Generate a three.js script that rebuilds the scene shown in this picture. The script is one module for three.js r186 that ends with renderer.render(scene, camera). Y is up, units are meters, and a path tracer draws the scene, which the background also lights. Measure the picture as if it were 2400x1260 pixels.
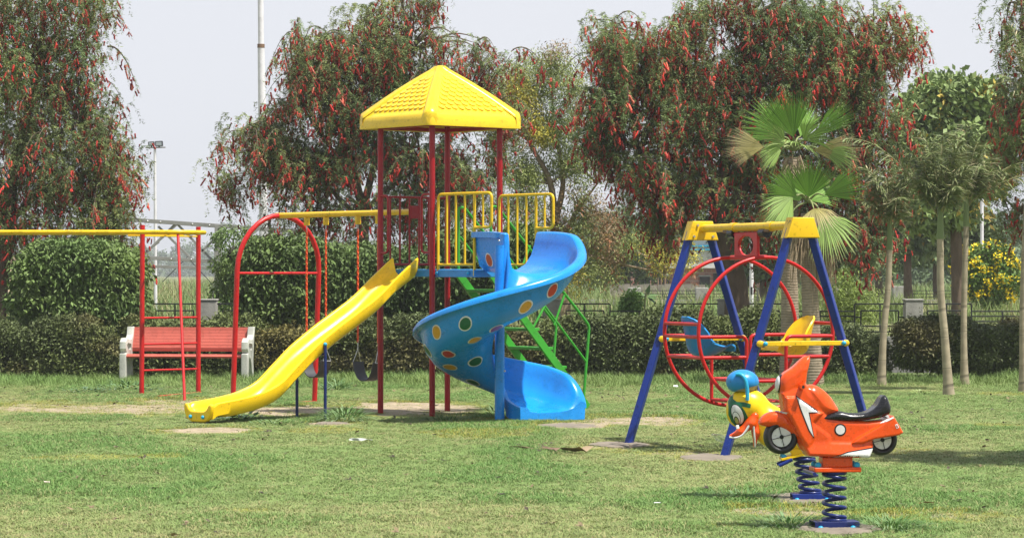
import * as THREE from 'three';
import { mergeGeometries, toCreasedNormals } from 'three/addons/utils/BufferGeometryUtils.js';
import { RoundedBoxGeometry } from 'three/addons/geometries/RoundedBoxGeometry.js';

// ------------------------------------------------------------------ camera, sky, sun, exposure
const F = 6600, EYE = 1.6, HORIZON = 640;          // focal length in pixels of the 2400 px wide photograph, eye height, horizon row
const scene = new THREE.Scene();
const camera = new THREE.PerspectiveCamera(2 * Math.atan(630 / F) * 180 / Math.PI, 2400 / 1260, 0.5, 4000);
camera.position.set(0, EYE, 0);
camera.lookAt(0, EYE + (HORIZON - 630) / F * 100, -100);
scene.add(camera);

const renderer = new THREE.WebGLRenderer({ antialias: true });
renderer.toneMapping = THREE.LinearToneMapping;
renderer.toneMappingExposure = 1.6;
renderer.shadowMap.enabled = true;

function makeSky() {
  const w = 256, h = 128, data = new Float32Array(w * h * 4);
  const stops = [[-90, .30, .30, .27], [-1, .40, .41, .40], [0, .67, .69, .735], [4, .745, .765, .818], [14, .73, .76, .83], [35, .56, .615, .72], [90, .45, .52, .66]];
  for (let y = 0; y < h; y++) {
    const e = (y + .5) / h * 180 - 90;
    let i = 0; while (i < stops.length - 2 && e > stops[i + 1][0]) i++;
    const a = stops[i], b = stops[i + 1], t = Math.min(1, Math.max(0, (e - a[0]) / (b[0] - a[0])));
    for (let x = 0; x < w; x++) for (let c = 0; c < 4; c++) data[(y * w + x) * 4 + c] = c < 3 ? .68 * (a[c + 1] + (b[c + 1] - a[c + 1]) * t) : 1;
  }
  const t = new THREE.DataTexture(data, w, h, THREE.RGBAFormat, THREE.FloatType);
  t.mapping = THREE.EquirectangularReflectionMapping; t.magFilter = t.minFilter = THREE.LinearFilter; t.needsUpdate = true;
  return t;
}
scene.background = makeSky();
scene.environment = scene.background;
const sun = new THREE.DirectionalLight(new THREE.Color(1, .955, .88), 5);
sun.position.set(21, 52, 13).add(new THREE.Vector3(0, 0, -30)); sun.target.position.set(0, 0, -30);
sun.castShadow = true; sun.shadow.mapSize.set(4096, 4096); sun.shadow.radius = 1.6;
Object.assign(sun.shadow.camera, { left: -30, right: 30, top: 30, bottom: -30, near: 1, far: 140 });
scene.add(sun, sun.target);
scene.fog = new THREE.FogExp2(new THREE.Color(.82, .85, .90), 0.00045);

// ------------------------------------------------------------------ small tools
const V = (x, y, z) => new THREE.Vector3(x, y, z);
let seedState = 1;
const seed = (n) => { seedState = (n * 2654435761) >>> 0; };
const rnd = () => { seedState = (seedState + 0x6d2b79f5) | 0; let t = Math.imul(seedState ^ (seedState >>> 15), 1 | seedState); t = (t + Math.imul(t ^ (t >>> 7), 61 | t)) ^ t; return ((t ^ (t >>> 14)) >>> 0) / 4294967296; };
const rr = (a, b) => a + (b - a) * rnd();
const clamp = (x, a = 0, b = 1) => Math.min(b, Math.max(a, x));
const smooth = (a, b, x) => { const t = clamp((x - a) / (b - a)); return t * t * (3 - 2 * t); };
const lerp = (a, b, t) => a + (b - a) * t;
const at = (px, py, d) => V((px - 1200) / F * d, EYE + (HORIZON - py) / F * d, -d);      // a point of the place at depth d
const X = (px, d) => (px - 1200) / F * d, Yh = (py, d) => EYE + (HORIZON - py) / F * d;
const depthOf = (py, h = 0) => F * (EYE - h) / (py - HORIZON);
const gp = (px, py, h = 0) => at(px, py, depthOf(py, h));
const project = (p) => [1200 + F * p.x / -p.z, HORIZON - F * (p.y - EYE) / -p.z];
// value noise
const hash3 = (x, y, z) => { let h = Math.imul(x, 374761393) ^ Math.imul(y, 668265263) ^ Math.imul(z, 2147483647 - 1274126177); h = Math.imul(h ^ (h >>> 13), 1274126177); return ((h ^ (h >>> 16)) >>> 0) / 4294967296; };
function noise3(x, y, z) {
  const xi = Math.floor(x), yi = Math.floor(y), zi = Math.floor(z), f = (t) => t * t * (3 - 2 * t), u = f(x - xi), v = f(y - yi), w = f(z - zi);
  const L = (a, b, t) => a + (b - a) * t;
  return L(L(L(hash3(xi, yi, zi), hash3(xi + 1, yi, zi), u), L(hash3(xi, yi + 1, zi), hash3(xi + 1, yi + 1, zi), u), v),
    L(L(hash3(xi, yi, zi + 1), hash3(xi + 1, yi, zi + 1), u), L(hash3(xi, yi + 1, zi + 1), hash3(xi + 1, yi + 1, zi + 1), u), v), w);
}
const fbm = (x, y, z = 0, o = 4) => { let s = 0, a = .5, n = 0; for (let i = 0; i < o; i++) { s += a * noise3(x, y, z + i * 7.3); n += a; a *= .5; x *= 2.03; y *= 2.03; z *= 2.03; } return s / n; };
const wrapNoise = (u, v, n, z) => { // tiles over u, v in 0..1 with n cells
  const x = u * n, y = v * n, xi = Math.floor(x), yi = Math.floor(y), f = (t) => t * t * (3 - 2 * t), a = f(x - xi), b = f(y - yi), m = (i) => ((i % n) + n) % n;
  return lerp(lerp(hash3(m(xi), m(yi), z), hash3(m(xi + 1), m(yi), z), a), lerp(hash3(m(xi), m(yi + 1), z), hash3(m(xi + 1), m(yi + 1), z), a), b);
};
const wrapFbm = (u, v, n, z, o = 4) => { let s = 0, a = .5, t = 0; for (let i = 0; i < o; i++) { s += a * wrapNoise(u, v, n, z + i * 11); t += a; a *= .5; n *= 2; } return s / t; };
const lin = (r, g, b) => new THREE.Color().setRGB(r, g, b);

function texture(w, h, fn, { srgb = false, repeat } = {}) {       // fn(u, v) -> [r, g, b] 0..1
  const d = new Uint8Array(w * h * 4);
  for (let y = 0; y < h; y++) for (let x = 0; x < w; x++) {
    const c = fn((x + .5) / w, (y + .5) / h), o = (y * w + x) * 4;
    for (let k = 0; k < 3; k++) { let q = clamp(c[k]); if (srgb) q = q <= .0031308 ? q * 12.92 : 1.055 * Math.pow(q, 1 / 2.4) - .055; d[o + k] = q * 255; }
    d[o + 3] = 255;
  }
  const t = new THREE.DataTexture(d, w, h, THREE.RGBAFormat); t.magFilter = THREE.LinearFilter; t.minFilter = THREE.LinearMipmapLinearFilter;
  t.wrapS = t.wrapT = THREE.RepeatWrapping; if (srgb) t.colorSpace = THREE.SRGBColorSpace; if (repeat) t.repeat.set(...repeat); t.needsUpdate = true;
  return t;
}
// ------------------------------------------------------------------ geometry tools
function norm(g) {
  for (const k of Object.keys(g.attributes)) if (!['position', 'normal', 'uv'].includes(k)) g.deleteAttribute(k);
  const n = g.attributes.position.count;
  if (!g.attributes.normal) g.computeVertexNormals();
  if (!g.attributes.uv) g.setAttribute('uv', new THREE.BufferAttribute(new Float32Array(n * 2), 2));
  if (!g.index) { const ix = new Uint32Array(n); for (let i = 0; i < n; i++) ix[i] = i; g.setIndex(new THREE.BufferAttribute(ix, 1)); }
  g.morphAttributes = {}; g.clearGroups?.();
  const p = g.attributes.position.array, m = g.attributes.normal.array, ix = g.index.array;     // corners run round each face as its normals say
  for (let i = 0; i < ix.length; i += 3) {
    const a = ix[i] * 3, b = ix[i + 1] * 3, c = ix[i + 2] * 3, ux = p[b] - p[a], uy = p[b + 1] - p[a + 1], uz = p[b + 2] - p[a + 2], vx = p[c] - p[a], vy = p[c + 1] - p[a + 1], vz = p[c + 2] - p[a + 2];
    if ((uy * vz - uz * vy) * (m[a] + m[b] + m[c]) + (uz * vx - ux * vz) * (m[a + 1] + m[b + 1] + m[c + 1]) + (ux * vy - uy * vx) * (m[a + 2] + m[b + 2] + m[c + 2]) < 0) { const t = ix[i + 1]; ix[i + 1] = ix[i + 2]; ix[i + 2] = t; }
  }
  return g;
}
const merge = (list) => list.length === 1 ? norm(list[0]) : mergeGeometries(list.map(norm), false);
function boxUV(g) {
  const p = g.attributes.position, n = g.attributes.normal, uv = new Float32Array(p.count * 2);
  for (let i = 0; i < p.count; i++) {
    const ax = Math.abs(n.getX(i)), ay = Math.abs(n.getY(i)), az = Math.abs(n.getZ(i));
    const [a, b] = ax > ay && ax > az ? [p.getZ(i), p.getY(i)] : ay > az ? [p.getX(i), p.getZ(i)] : [p.getX(i), p.getY(i)];
    uv[i * 2] = a; uv[i * 2 + 1] = b;
  }
  g.setAttribute('uv', new THREE.BufferAttribute(uv, 2)); return g;
}
const grid = (pos, uvs, idx) => {
  const g = new THREE.BufferGeometry();
  g.setAttribute('position', new THREE.BufferAttribute(new Float32Array(pos), 3));
  if (uvs) g.setAttribute('uv', new THREE.BufferAttribute(new Float32Array(uvs), 2));
  g.setIndex(idx); g.computeVertexNormals(); return g;
};
// a tube through points; r is a number or a function of 0..1
function tube(pts, r, { smooth: sm = false, n = 0, radial = 12, closed = false, caps = true } = {}) {
  let P = pts;
  if (sm) { const c = new THREE.CatmullRomCurve3(pts, closed, 'centripetal'); P = c.getPoints(n || pts.length * 6); if (closed) P.pop(); }
  const N = P.length, R = typeof r === 'function' ? r : () => r, T = [];
  for (let i = 0; i < N; i++) {
    const a = closed ? P[(i + N - 1) % N] : P[Math.max(0, i - 1)], b = closed ? P[(i + 1) % N] : P[Math.min(N - 1, i + 1)];
    T.push(b.clone().sub(a).normalize());
  }
  let nrm = Math.abs(T[0].y) < .9 ? V(0, 1, 0) : V(1, 0, 0);
  nrm.sub(T[0].clone().multiplyScalar(nrm.dot(T[0]))).normalize();
  const pos = [], nor = [], uv = [], idx = []; let len = 0;
  const M = closed ? N + 1 : N;
  for (let q = 0; q < M; q++) {
    const i = q % N;
    if (q) { len += P[i].distanceTo(P[(q - 1) % N]); nrm.sub(T[i].clone().multiplyScalar(nrm.dot(T[i]))).normalize(); }
    const bi = T[i].clone().cross(nrm), rad = R(N > 1 ? q / (M - 1) : 0);
    for (let k = 0; k <= radial; k++) {
      const a = k / radial * Math.PI * 2, dx = nrm.clone().multiplyScalar(Math.cos(a)).addScaledVector(bi, Math.sin(a));
      pos.push(P[i].x + dx.x * rad, P[i].y + dx.y * rad, P[i].z + dx.z * rad); nor.push(dx.x, dx.y, dx.z); uv.push(k / radial * 2 * Math.PI * Math.max(.03, rad), len);
    }
  }
  const W = radial + 1;
  for (let q = 0; q < M - 1; q++) for (let k = 0; k < radial; k++) { const a = q * W + k, b = a + W; idx.push(a, a + 1, b, a + 1, b + 1, b); }
  if (caps && !closed) for (const [q, s] of [[0, -1], [N - 1, 1]]) {
    const c = pos.length / 3, t = T[q]; pos.push(P[q].x, P[q].y, P[q].z); nor.push(t.x * s, t.y * s, t.z * s); uv.push(0, 0);
    for (let k = 0; k <= radial; k++) { const o = (q * W + k) * 3; pos.push(pos[o], pos[o + 1], pos[o + 2]); nor.push(t.x * s, t.y * s, t.z * s); uv.push(pos[o], pos[o + 1]); }
    for (let k = 0; k < radial; k++) s > 0 ? idx.push(c, c + 1 + k, c + 2 + k) : idx.push(c, c + 2 + k, c + 1 + k);
  }
  const g = new THREE.BufferGeometry();
  g.setAttribute('position', new THREE.BufferAttribute(new Float32Array(pos), 3)); g.setAttribute('normal', new THREE.BufferAttribute(new Float32Array(nor), 3));
  g.setAttribute('uv', new THREE.BufferAttribute(new Float32Array(uv), 2)); g.setIndex(idx); return g;
}
// a polyline with its corners rounded off
function fillet(pts, r, n = 6) {
  const out = [pts[0].clone()];
  for (let i = 1; i < pts.length - 1; i++) {
    const p = pts[i], a = pts[i - 1].clone().sub(p), b = pts[i + 1].clone().sub(p), la = a.length(), lb = b.length(), q = Math.min(r, la * .48, lb * .48);
    const A = p.clone().addScaledVector(a, q / la), B = p.clone().addScaledVector(b, q / lb);
    for (let k = 0; k <= n; k++) { const t = k / n; out.push(A.clone().multiplyScalar((1 - t) * (1 - t)).addScaledVector(p, 2 * t * (1 - t)).addScaledVector(B, t * t)); }
  }
  out.push(pts[pts.length - 1].clone()); return out;
}
const pipe = (pts, r, bend = .06, o = {}) => tube(fillet(pts, bend), r, o);
const rod = (a, b, r, o = {}) => tube([a, b], r, o);
// a box from a to b: w across, t along "up"
function bar(a, b, w, t, up = V(0, 1, 0), bevel = .006) {
  const L = a.distanceTo(b), dir = b.clone().sub(a).normalize(), side = dir.clone().cross(up).normalize(), u2 = side.clone().cross(dir);
  const g = bevel > 0 ? new RoundedBoxGeometry(L, t, w, 2, Math.min(bevel, w * .4, t * .4)) : new THREE.BoxGeometry(L, t, w);
  g.applyMatrix4(new THREE.Matrix4().makeBasis(dir, u2, side).setPosition(a.clone().add(b).multiplyScalar(.5))); return norm(g);
}
const ball = (p, r, sx = 1, sy = 1, sz = 1, a = 14, b = 10) => { const g = new THREE.SphereGeometry(r, a, b); g.scale(sx, sy, sz); g.translate(p.x, p.y, p.z); return g; };
function shapeOf(pts, smoothed = false, n = 60) {
  if (!smoothed) return new THREE.Shape(pts.map((p) => new THREE.Vector2(...p)));
  const c = new THREE.CatmullRomCurve3(pts.map((p) => V(p[0], p[1], 0)), true, 'centripetal');
  return new THREE.Shape(c.getPoints(n).slice(0, -1).map((p) => new THREE.Vector2(p.x, p.y)));
}
const extrude = (shape, depth, bevel = 0, seg = 2, curve = 12) => new THREE.ExtrudeGeometry(shape, { depth: depth - 2 * bevel, bevelEnabled: bevel > 0, bevelSize: bevel, bevelThickness: bevel, bevelOffset: -bevel, bevelSegments: seg, curveSegments: curve }).translate(0, 0, bevel);
// meshes the zero level of f by surface nets
function surfaceNets(f, min, max, cell) {
  const n = [0, 1, 2].map((k) => Math.ceil((max[k] - min[k]) / cell) + 1), [nx, ny, nz] = n, val = new Float32Array(nx * ny * nz), id = (x, y, z) => (x * ny + y) * nz + z;
  for (let x = 0; x < nx; x++) for (let y = 0; y < ny; y++) for (let z = 0; z < nz; z++) val[id(x, y, z)] = f(min[0] + x * cell, min[1] + y * cell, min[2] + z * cell);
  const vert = new Int32Array(nx * ny * nz).fill(-1), pos = [], idx = [];
  const E = [[0, 1], [0, 2], [0, 4], [1, 3], [1, 5], [2, 3], [2, 6], [3, 7], [4, 5], [4, 6], [5, 7], [6, 7]];
  for (let x = 0; x < nx - 1; x++) for (let y = 0; y < ny - 1; y++) for (let z = 0; z < nz - 1; z++) {
    const c = []; let m = 0;
    for (let k = 0; k < 8; k++) { c[k] = val[id(x + (k & 1), y + (k >> 1 & 1), z + (k >> 2))]; if (c[k] < 0) m |= 1 << k; }
    if (m === 0 || m === 255) continue;
    let sx = 0, sy = 0, sz = 0, q = 0;
    for (const [a, b] of E) if ((c[a] < 0) !== (c[b] < 0)) { const t = c[a] / (c[a] - c[b]); sx += lerp(a & 1, b & 1, t); sy += lerp(a >> 1 & 1, b >> 1 & 1, t); sz += lerp(a >> 2, b >> 2, t); q++; }
    vert[id(x, y, z)] = pos.length / 3; pos.push(min[0] + (x + sx / q) * cell, min[1] + (y + sy / q) * cell, min[2] + (z + sz / q) * cell);
  }
  const quad = (a, b, c, d, flip) => { if (a < 0 || b < 0 || c < 0 || d < 0) return; flip ? idx.push(a, c, b, b, c, d) : idx.push(a, b, c, b, d, c); };
  for (let x = 1; x < nx - 1; x++) for (let y = 1; y < ny - 1; y++) for (let z = 1; z < nz - 1; z++) {
    const s = val[id(x, y, z)] < 0;
    if (s !== val[id(x + 1, y, z)] < 0) quad(vert[id(x, y - 1, z - 1)], vert[id(x, y, z - 1)], vert[id(x, y - 1, z)], vert[id(x, y, z)], !s);
    if (s !== val[id(x, y + 1, z)] < 0) quad(vert[id(x - 1, y, z - 1)], vert[id(x - 1, y, z)], vert[id(x, y, z - 1)], vert[id(x, y, z)], !s);
    if (s !== val[id(x, y, z + 1)] < 0) quad(vert[id(x - 1, y - 1, z)], vert[id(x, y - 1, z)], vert[id(x - 1, y, z)], vert[id(x, y, z)], !s);
  }
  const g = new THREE.BufferGeometry(), nor = new Float32Array(pos.length), e = cell * .6;
  for (let i = 0; i < pos.length; i += 3) {
    const [x, y, z] = [pos[i], pos[i + 1], pos[i + 2]], a = f(x + e, y, z) - f(x - e, y, z), b = f(x, y + e, z) - f(x, y - e, z), c = f(x, y, z + e) - f(x, y, z - e), l = Math.hypot(a, b, c) || 1;
    nor[i] = a / l; nor[i + 1] = b / l; nor[i + 2] = c / l;
  }
  g.setAttribute('position', new THREE.BufferAttribute(new Float32Array(pos), 3)); g.setAttribute('normal', new THREE.BufferAttribute(nor, 3)); g.setIndex(idx);
  return norm(g);
}
function sdPoly(v, x, y) {
  let d = 1e9, s = 1;
  for (let i = 0, j = v.length - 1; i < v.length; j = i++) {
    const ex = v[j][0] - v[i][0], ey = v[j][1] - v[i][1], wx = x - v[i][0], wy = y - v[i][1], t = clamp((wx * ex + wy * ey) / (ex * ex + ey * ey)), bx = wx - ex * t, by = wy - ey * t;
    d = Math.min(d, bx * bx + by * by);
    const a = y >= v[i][1], b = y < v[j][1], c = ex * wy > ey * wx;
    if ((a && b && c) || (!a && !b && !c)) s = -s;
  }
  return s * Math.sqrt(d);
}
const smin = (a, b, k) => { const h = Math.max(k - Math.abs(a - b), 0) / k; return Math.min(a, b) - h * h * k * .25; };
const slab = (d2, z, t, r) => { const a = d2 + r, b = Math.abs(z) - t + r; return Math.hypot(Math.max(a, 0), Math.max(b, 0)) + Math.min(Math.max(a, b), 0) - r; };
const memo2 = (poly) => { let lx = NaN, ly = NaN, v = 0; return (x, y) => { if (x !== lx || y !== ly) { lx = x; ly = y; v = sdPoly(poly, x, y); } return v; }; };
const ellipsoid = (x, y, z, c, r) => { const a = (x - c[0]) / r[0], b = (y - c[1]) / r[1], d = (z - c[2]) / r[2], k = Math.hypot(a, b, d); return (k - 1) * Math.min(...r); };
const coneSeg = (x, y, z, a, b, ra, rb) => { const ex = b[0] - a[0], ey = b[1] - a[1], ez = b[2] - a[2], t = clamp(((x - a[0]) * ex + (y - a[1]) * ey + (z - a[2]) * ez) / (ex * ex + ey * ey + ez * ez)); return Math.hypot(x - a[0] - ex * t, y - a[1] - ey * t, z - a[2] - ez * t) - lerp(ra, rb, t); };
// a thin painted mark lying on the surface f = 0, its outline given in x, y and put on from side +z or -z
function decal(outline, f, off, side = 1, cell = .006, zmax = .3) {
  const xs = outline.map((p) => p[0]), ys = outline.map((p) => p[1]), x0 = Math.min(...xs), x1 = Math.max(...xs), y0 = Math.min(...ys), y1 = Math.max(...ys);
  // fan of rings from the centroid outwards keeps the outline exact
  const N = outline.length, cx = xs.reduce((a, b) => a + b) / N, cy = ys.reduce((a, b) => a + b) / N, M = Math.max(2, Math.ceil(Math.max(x1 - x0, y1 - y0) / cell / 2)), pos = [], idx = [];
  const zAt = (x, y) => { let z = zmax * side; for (let i = 0; i < 60; i++) { const d = f(x, y, z); if (d < .0004) break; z -= side * d * .8; if (z * side < -zmax) return null; } return z; };
  let last = 0;
  const put = (x, y) => { const z = zAt(x, y) ?? last; last = z; pos.push(x, y, z + side * off); };
  if (outline.concave) {
    const tri = THREE.ShapeUtils.triangulateShape(outline.map((p) => new THREE.Vector2(...p)), []);
    const sub = (a, b, c, n) => { const q = [[a, b], [b, c], [c, a]].map(([p, r]) => Math.hypot(p[0] - r[0], p[1] - r[1])), m = Math.max(...q);
      if (n > 7 || m < cell * 2) { const i = pos.length / 3; put(...a); put(...b); put(...c); idx.push(i, i + 1, i + 2); return; }
      const h = (p, r) => [(p[0] + r[0]) / 2, (p[1] + r[1]) / 2];
      if (q[0] === m) { const k = h(a, b); sub(a, k, c, n + 1); sub(k, b, c, n + 1); } else if (q[1] === m) { const k = h(b, c); sub(a, b, k, n + 1); sub(a, k, c, n + 1); } else { const k = h(c, a); sub(a, b, k, n + 1); sub(k, b, c, n + 1); } };
    for (const t of tri) sub(...t.map((i) => outline[i]), 0);
  } else {
    put(cx, cy);
    for (let m = 1; m <= M; m++) for (let i = 0; i < N; i++) put(lerp(cx, xs[i], m / M), lerp(cy, ys[i], m / M));
    for (let i = 0; i < N; i++) idx.push(0, 1 + i, 1 + (i + 1) % N);
    for (let m = 1; m < M; m++) for (let i = 0; i < N; i++) { const a = 1 + (m - 1) * N + i, b = 1 + (m - 1) * N + (i + 1) % N; idx.push(a, a + N, b, b, a + N, b + N); }
  }
  const g = new THREE.BufferGeometry(), nor = new Float32Array(pos.length), e = .002;
  for (let i = 0; i < pos.length; i += 3) { const [x, y, z] = [pos[i], pos[i + 1], pos[i + 2]], a = f(x + e, y, z) - f(x - e, y, z), b = f(x, y + e, z) - f(x, y - e, z), c = f(x, y, z + e) - f(x, y, z - e), l = Math.hypot(a, b, c) || 1; nor.set([a / l, b / l, c / l], i); }
  g.setAttribute('position', new THREE.BufferAttribute(new Float32Array(pos), 3)); g.setAttribute('normal', new THREE.BufferAttribute(nor, 3)); g.setIndex(idx);
  return norm(g);
}
// ------------------------------------------------------------------ things and parts
const used = {};
const numbered = (name) => { const n = used[name] = (used[name] ?? -1) + 1; return n ? `${name}_${String(n).padStart(3, '0')}` : name; };
function tag(o, label, category, group, kind) { Object.assign(o.userData, { label, category }); if (group) o.userData.group = group; if (kind) o.userData.kind = kind; return o; }
function thing(name, label, category, base = V(0, 0, 0), group) {
  const o = new THREE.Group(); o.name = numbered(name); o.position.copy(base); scene.add(o); return tag(o, label, category, group);
}
// geometry given in the place's own coordinates becomes a child of t
function part(t, name, geo, mat, { uv = true, label, root = t, stuff = false } = {}) {
  let g = Array.isArray(geo) ? merge(geo) : norm(geo);
  if (uv) boxUV(g);
  const b = root.position; g.translate(-b.x, -b.y, -b.z);
  const m = new THREE.Mesh(g, mat); m.name = name; m.castShadow = m.receiveShadow = true;
  if (label) m.userData.label = label; if (stuff) m.userData.kind = 'stuff';
  t.add(m); return m;
}
function structure(name, geo, mat, label) {
  const m = new THREE.Mesh(norm(geo), mat); m.name = name; m.castShadow = m.receiveShadow = true; m.userData.kind = 'structure'; if (label) m.userData.label = label; scene.add(m); return m;
}
function instances(parent, name, geo, mat, list, base = V(0, 0, 0)) {      // list of { p, q, s, c }
  const m = new THREE.InstancedMesh(geo, mat, list.length), M = new THREE.Matrix4(), S = V(1, 1, 1);
  list.forEach((it, i) => { S.set(it.s, it.sy ?? it.s, it.s); M.compose(it.p.clone().sub(base), it.q, S); m.setMatrixAt(i, M); m.setColorAt(i, it.c); });
  m.name = name; m.castShadow = m.receiveShadow = true; m.userData.kind = 'stuff'; parent.add(m); return m;
}
const quat = (yaw, pitch = 0, roll = 0) => new THREE.Quaternion().setFromEuler(new THREE.Euler(pitch, yaw, roll, 'YXZ'));
// ------------------------------------------------------------------ materials
const T = {};
T.wear = texture(512, 512, (u, v) => { const n = wrapFbm(u, v, 6, 3, 5), s = wrapFbm(u, v, 40, 9, 3), w = .97 - .15 * smooth(.42, .75, n) - .22 * smooth(.64, .8, s); return [w, w * .995, w * .985]; }, { srgb: false });
T.rough = texture(512, 512, (u, v) => { const n = wrapFbm(u, v, 8, 21, 5), s = wrapFbm(u, v, 60, 29, 2), w = .75 + .5 * (n - .4) + .25 * smooth(.6, .8, s); return [w, w, w]; });
T.wave = texture(256, 256, (u, v) => { const n = wrapFbm(u, v, 5, 31, 4); return [n, n, n]; });
T.bark = texture(256, 512, (u, v) => { const n = wrapFbm(u, v * .25 + wrapNoise(u, v, 6, 5) * .05, 18, 41, 4), m = wrapFbm(u, v, 5, 43, 3), k = .55 + .7 * n * (.6 + .7 * m); return [k, k * .97, k * .93]; });
T.concrete = texture(512, 512, (u, v) => { const n = wrapFbm(u, v, 5, 51, 5), s = wrapFbm(u, v, 50, 57, 3), k = .72 + .4 * (n - .4) + .22 * (s - .5); return [k, k * .99, k * .97]; });
T.palmbark = texture(256, 512, (u, v) => { const r = (v * 26 + .6 * wrapNoise(u, v, 8, 61)) % 1, n = wrapFbm(u, v, 24, 63, 3), k = .62 + .25 * smooth(.0, .5, r) - .2 * smooth(.86, 1, r) + .35 * (n - .5); return [k, k, k * .98]; });
T.ringbark = texture(64, 512, (u, v) => { const r = (v * 4 + .04 * wrapNoise(u, v, 5, 67) + .5 * Math.sin(v * 6.2832) * .5 + .3 * Math.sin(v * 12.566 + 1)) % 1, n = wrapFbm(u, v, 10, 69, 4), k = .8 + .6 * (n - .5) - .38 * (smooth(.93, .96, r) - smooth(.98, 1, r)); return [k, k * .98, k * .95]; });
T.brick = texture(512, 256, (u, v) => { const row = Math.floor(v * 16), x = u * 12 + (row & 1) * .5, fx = x % 1, fy = (v * 16) % 1, m = fx < .05 || fy < .12; const n = hash3(Math.floor(x), row, 5); return m ? [.34, .31, .28] : [.24 + .1 * n, .105 + .05 * n, .08 + .03 * n]; }, { srgb: true });
T.chip = texture(1024, 1024, (u, v) => { const n = wrapFbm(u, v, 6, 3, 5), s = wrapFbm(u, v, 40, 9, 3), c = smooth(.735, .76, wrapFbm(u, v, 34, 91, 4)) * smooth(.5, .62, n), w = .97 - .16 * smooth(.42, .75, n) - .2 * smooth(.64, .8, s); return [lerp(w, .34, c), lerp(w * .99, .36, c), lerp(w * .98, .4, c)]; });
T.chip.repeat.set(.9, .9);
for (const k of ['concrete', 'wear', 'rough', 'wave']) T[k].repeat.set(1.4, 1.4);
T.wave.repeat.set(5, 5);
const paint = (r, g, b, o = {}) => { const { name = 'paint', bump = .00022, ...rest } = o; const m = new THREE.MeshPhysicalMaterial({ color: lin(r, g, b), roughness: .46, specularIntensity: .65, map: T.wear, roughnessMap: T.rough, bumpMap: T.wave, bumpScale: bump, clearcoat: .10, clearcoatRoughness: .22, side: THREE.DoubleSide, ...rest }); m.name = name; return m; };
const flat = (r, g, b, rough = .8, o = {}) => { const m = new THREE.MeshStandardMaterial({ color: lin(r, g, b), roughness: rough, side: THREE.DoubleSide, ...o }); m.name = 'matte'; return m; };
const leafMat = (r = 1, g = 1, b = 1, tr = .35) => { const m = new THREE.MeshPhysicalMaterial({ color: lin(r, g, b), roughness: .62, transmission: tr, thickness: 0, specularIntensity: .5, side: THREE.DoubleSide }); m.name = 'leaf'; return m; };
const M = {
  yellowPlastic: paint(.90, .58, .006, { roughness: .42, clearcoat: .07 }), roofYellow: paint(.83, .56, .022, { roughness: .38, clearcoat: .12 }), yellowSteel: paint(.80, .50, .010, { map: T.chip }),
  blueSlide: paint(.008, .26, .74, { roughness: .34, clearcoat: .22 }), blueSeat: paint(.018, .23, .56), deckBlue: paint(.03, .25, .56), navy: paint(.008, .030, .22, { roughness: .4, map: T.chip }), navyDark: paint(.010, .022, .13, { roughness: .38, bump: .001 }),
  red: paint(.52, .012, .012, { map: T.chip }), maroon: paint(.32, .006, .010, { roughness: .4, map: T.chip }), green: paint(.045, .33, .03, { map: T.chip }), orangeRed: paint(.80, .082, .004, { roughness: .32, clearcoat: .3 }), chainOrange: paint(.85, .10, .02),
  cyan: paint(.02, .36, .60), black: paint(.012, .012, .014, { roughness: .3 }), rubber: flat(.03, .03, .034, .62, { roughnessMap: T.rough }), tyre: flat(.012, .012, .012, .5), white: paint(.72, .72, .72), whiteMetal: paint(.72, .71, .74, { roughness: .5 }),
  steel: flat(.5, .5, .5, .35, { metalness: .8 }), galv: flat(.27, .27, .26, .62, { metalness: .15, map: T.wear }), rust: flat(.20, .12, .075, .85, { map: T.wear }),
  benchWood: paint(.47, .105, .075, { roughness: .55, clearcoat: 0 }), benchConcrete: flat(.62, .63, .57, .8, { map: T.concrete, bumpMap: T.concrete, bumpScale: .002 }),
  concrete: flat(.44, .43, .40, .92, { map: T.concrete, bumpMap: T.concrete, bumpScale: .008 }), pad: flat(.25, .212, .165, .95, { map: T.concrete, bumpMap: T.concrete, bumpScale: .012 }), wall: flat(.30, .295, .28, .92, { map: T.concrete, bumpMap: T.concrete, bumpScale: .006 }),
  ironBlack: flat(.012, .014, .015, .5), bark: flat(.13, .095, .068, .95, { map: T.bark, bumpMap: T.bark, bumpScale: .02 }), barkPale: flat(.30, .235, .17, .95, { map: T.bark, bumpMap: T.bark, bumpScale: .015 }),
  palmTrunk: flat(.36, .285, .205, .95, { map: T.palmbark, bumpMap: T.palmbark, bumpScale: .015 }), ringTrunk: flat(.42, .36, .25, .85, { map: T.ringbark, bumpMap: T.ringbark, bumpScale: .006 }),
  greenDot: paint(.01, .12, .05), redDot: paint(.50, .045, .015), yellowDot: paint(.62, .32, .02), purpleDot: paint(.22, .05, .20), dark: flat(.006, .006, .006, .7),
};
M.leaf = leafMat(.80, .80, .78, .2); M.thin = leafMat(.80, .82, .76, .2);
M.flower = leafMat(1, 1, 1, .22);

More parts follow.
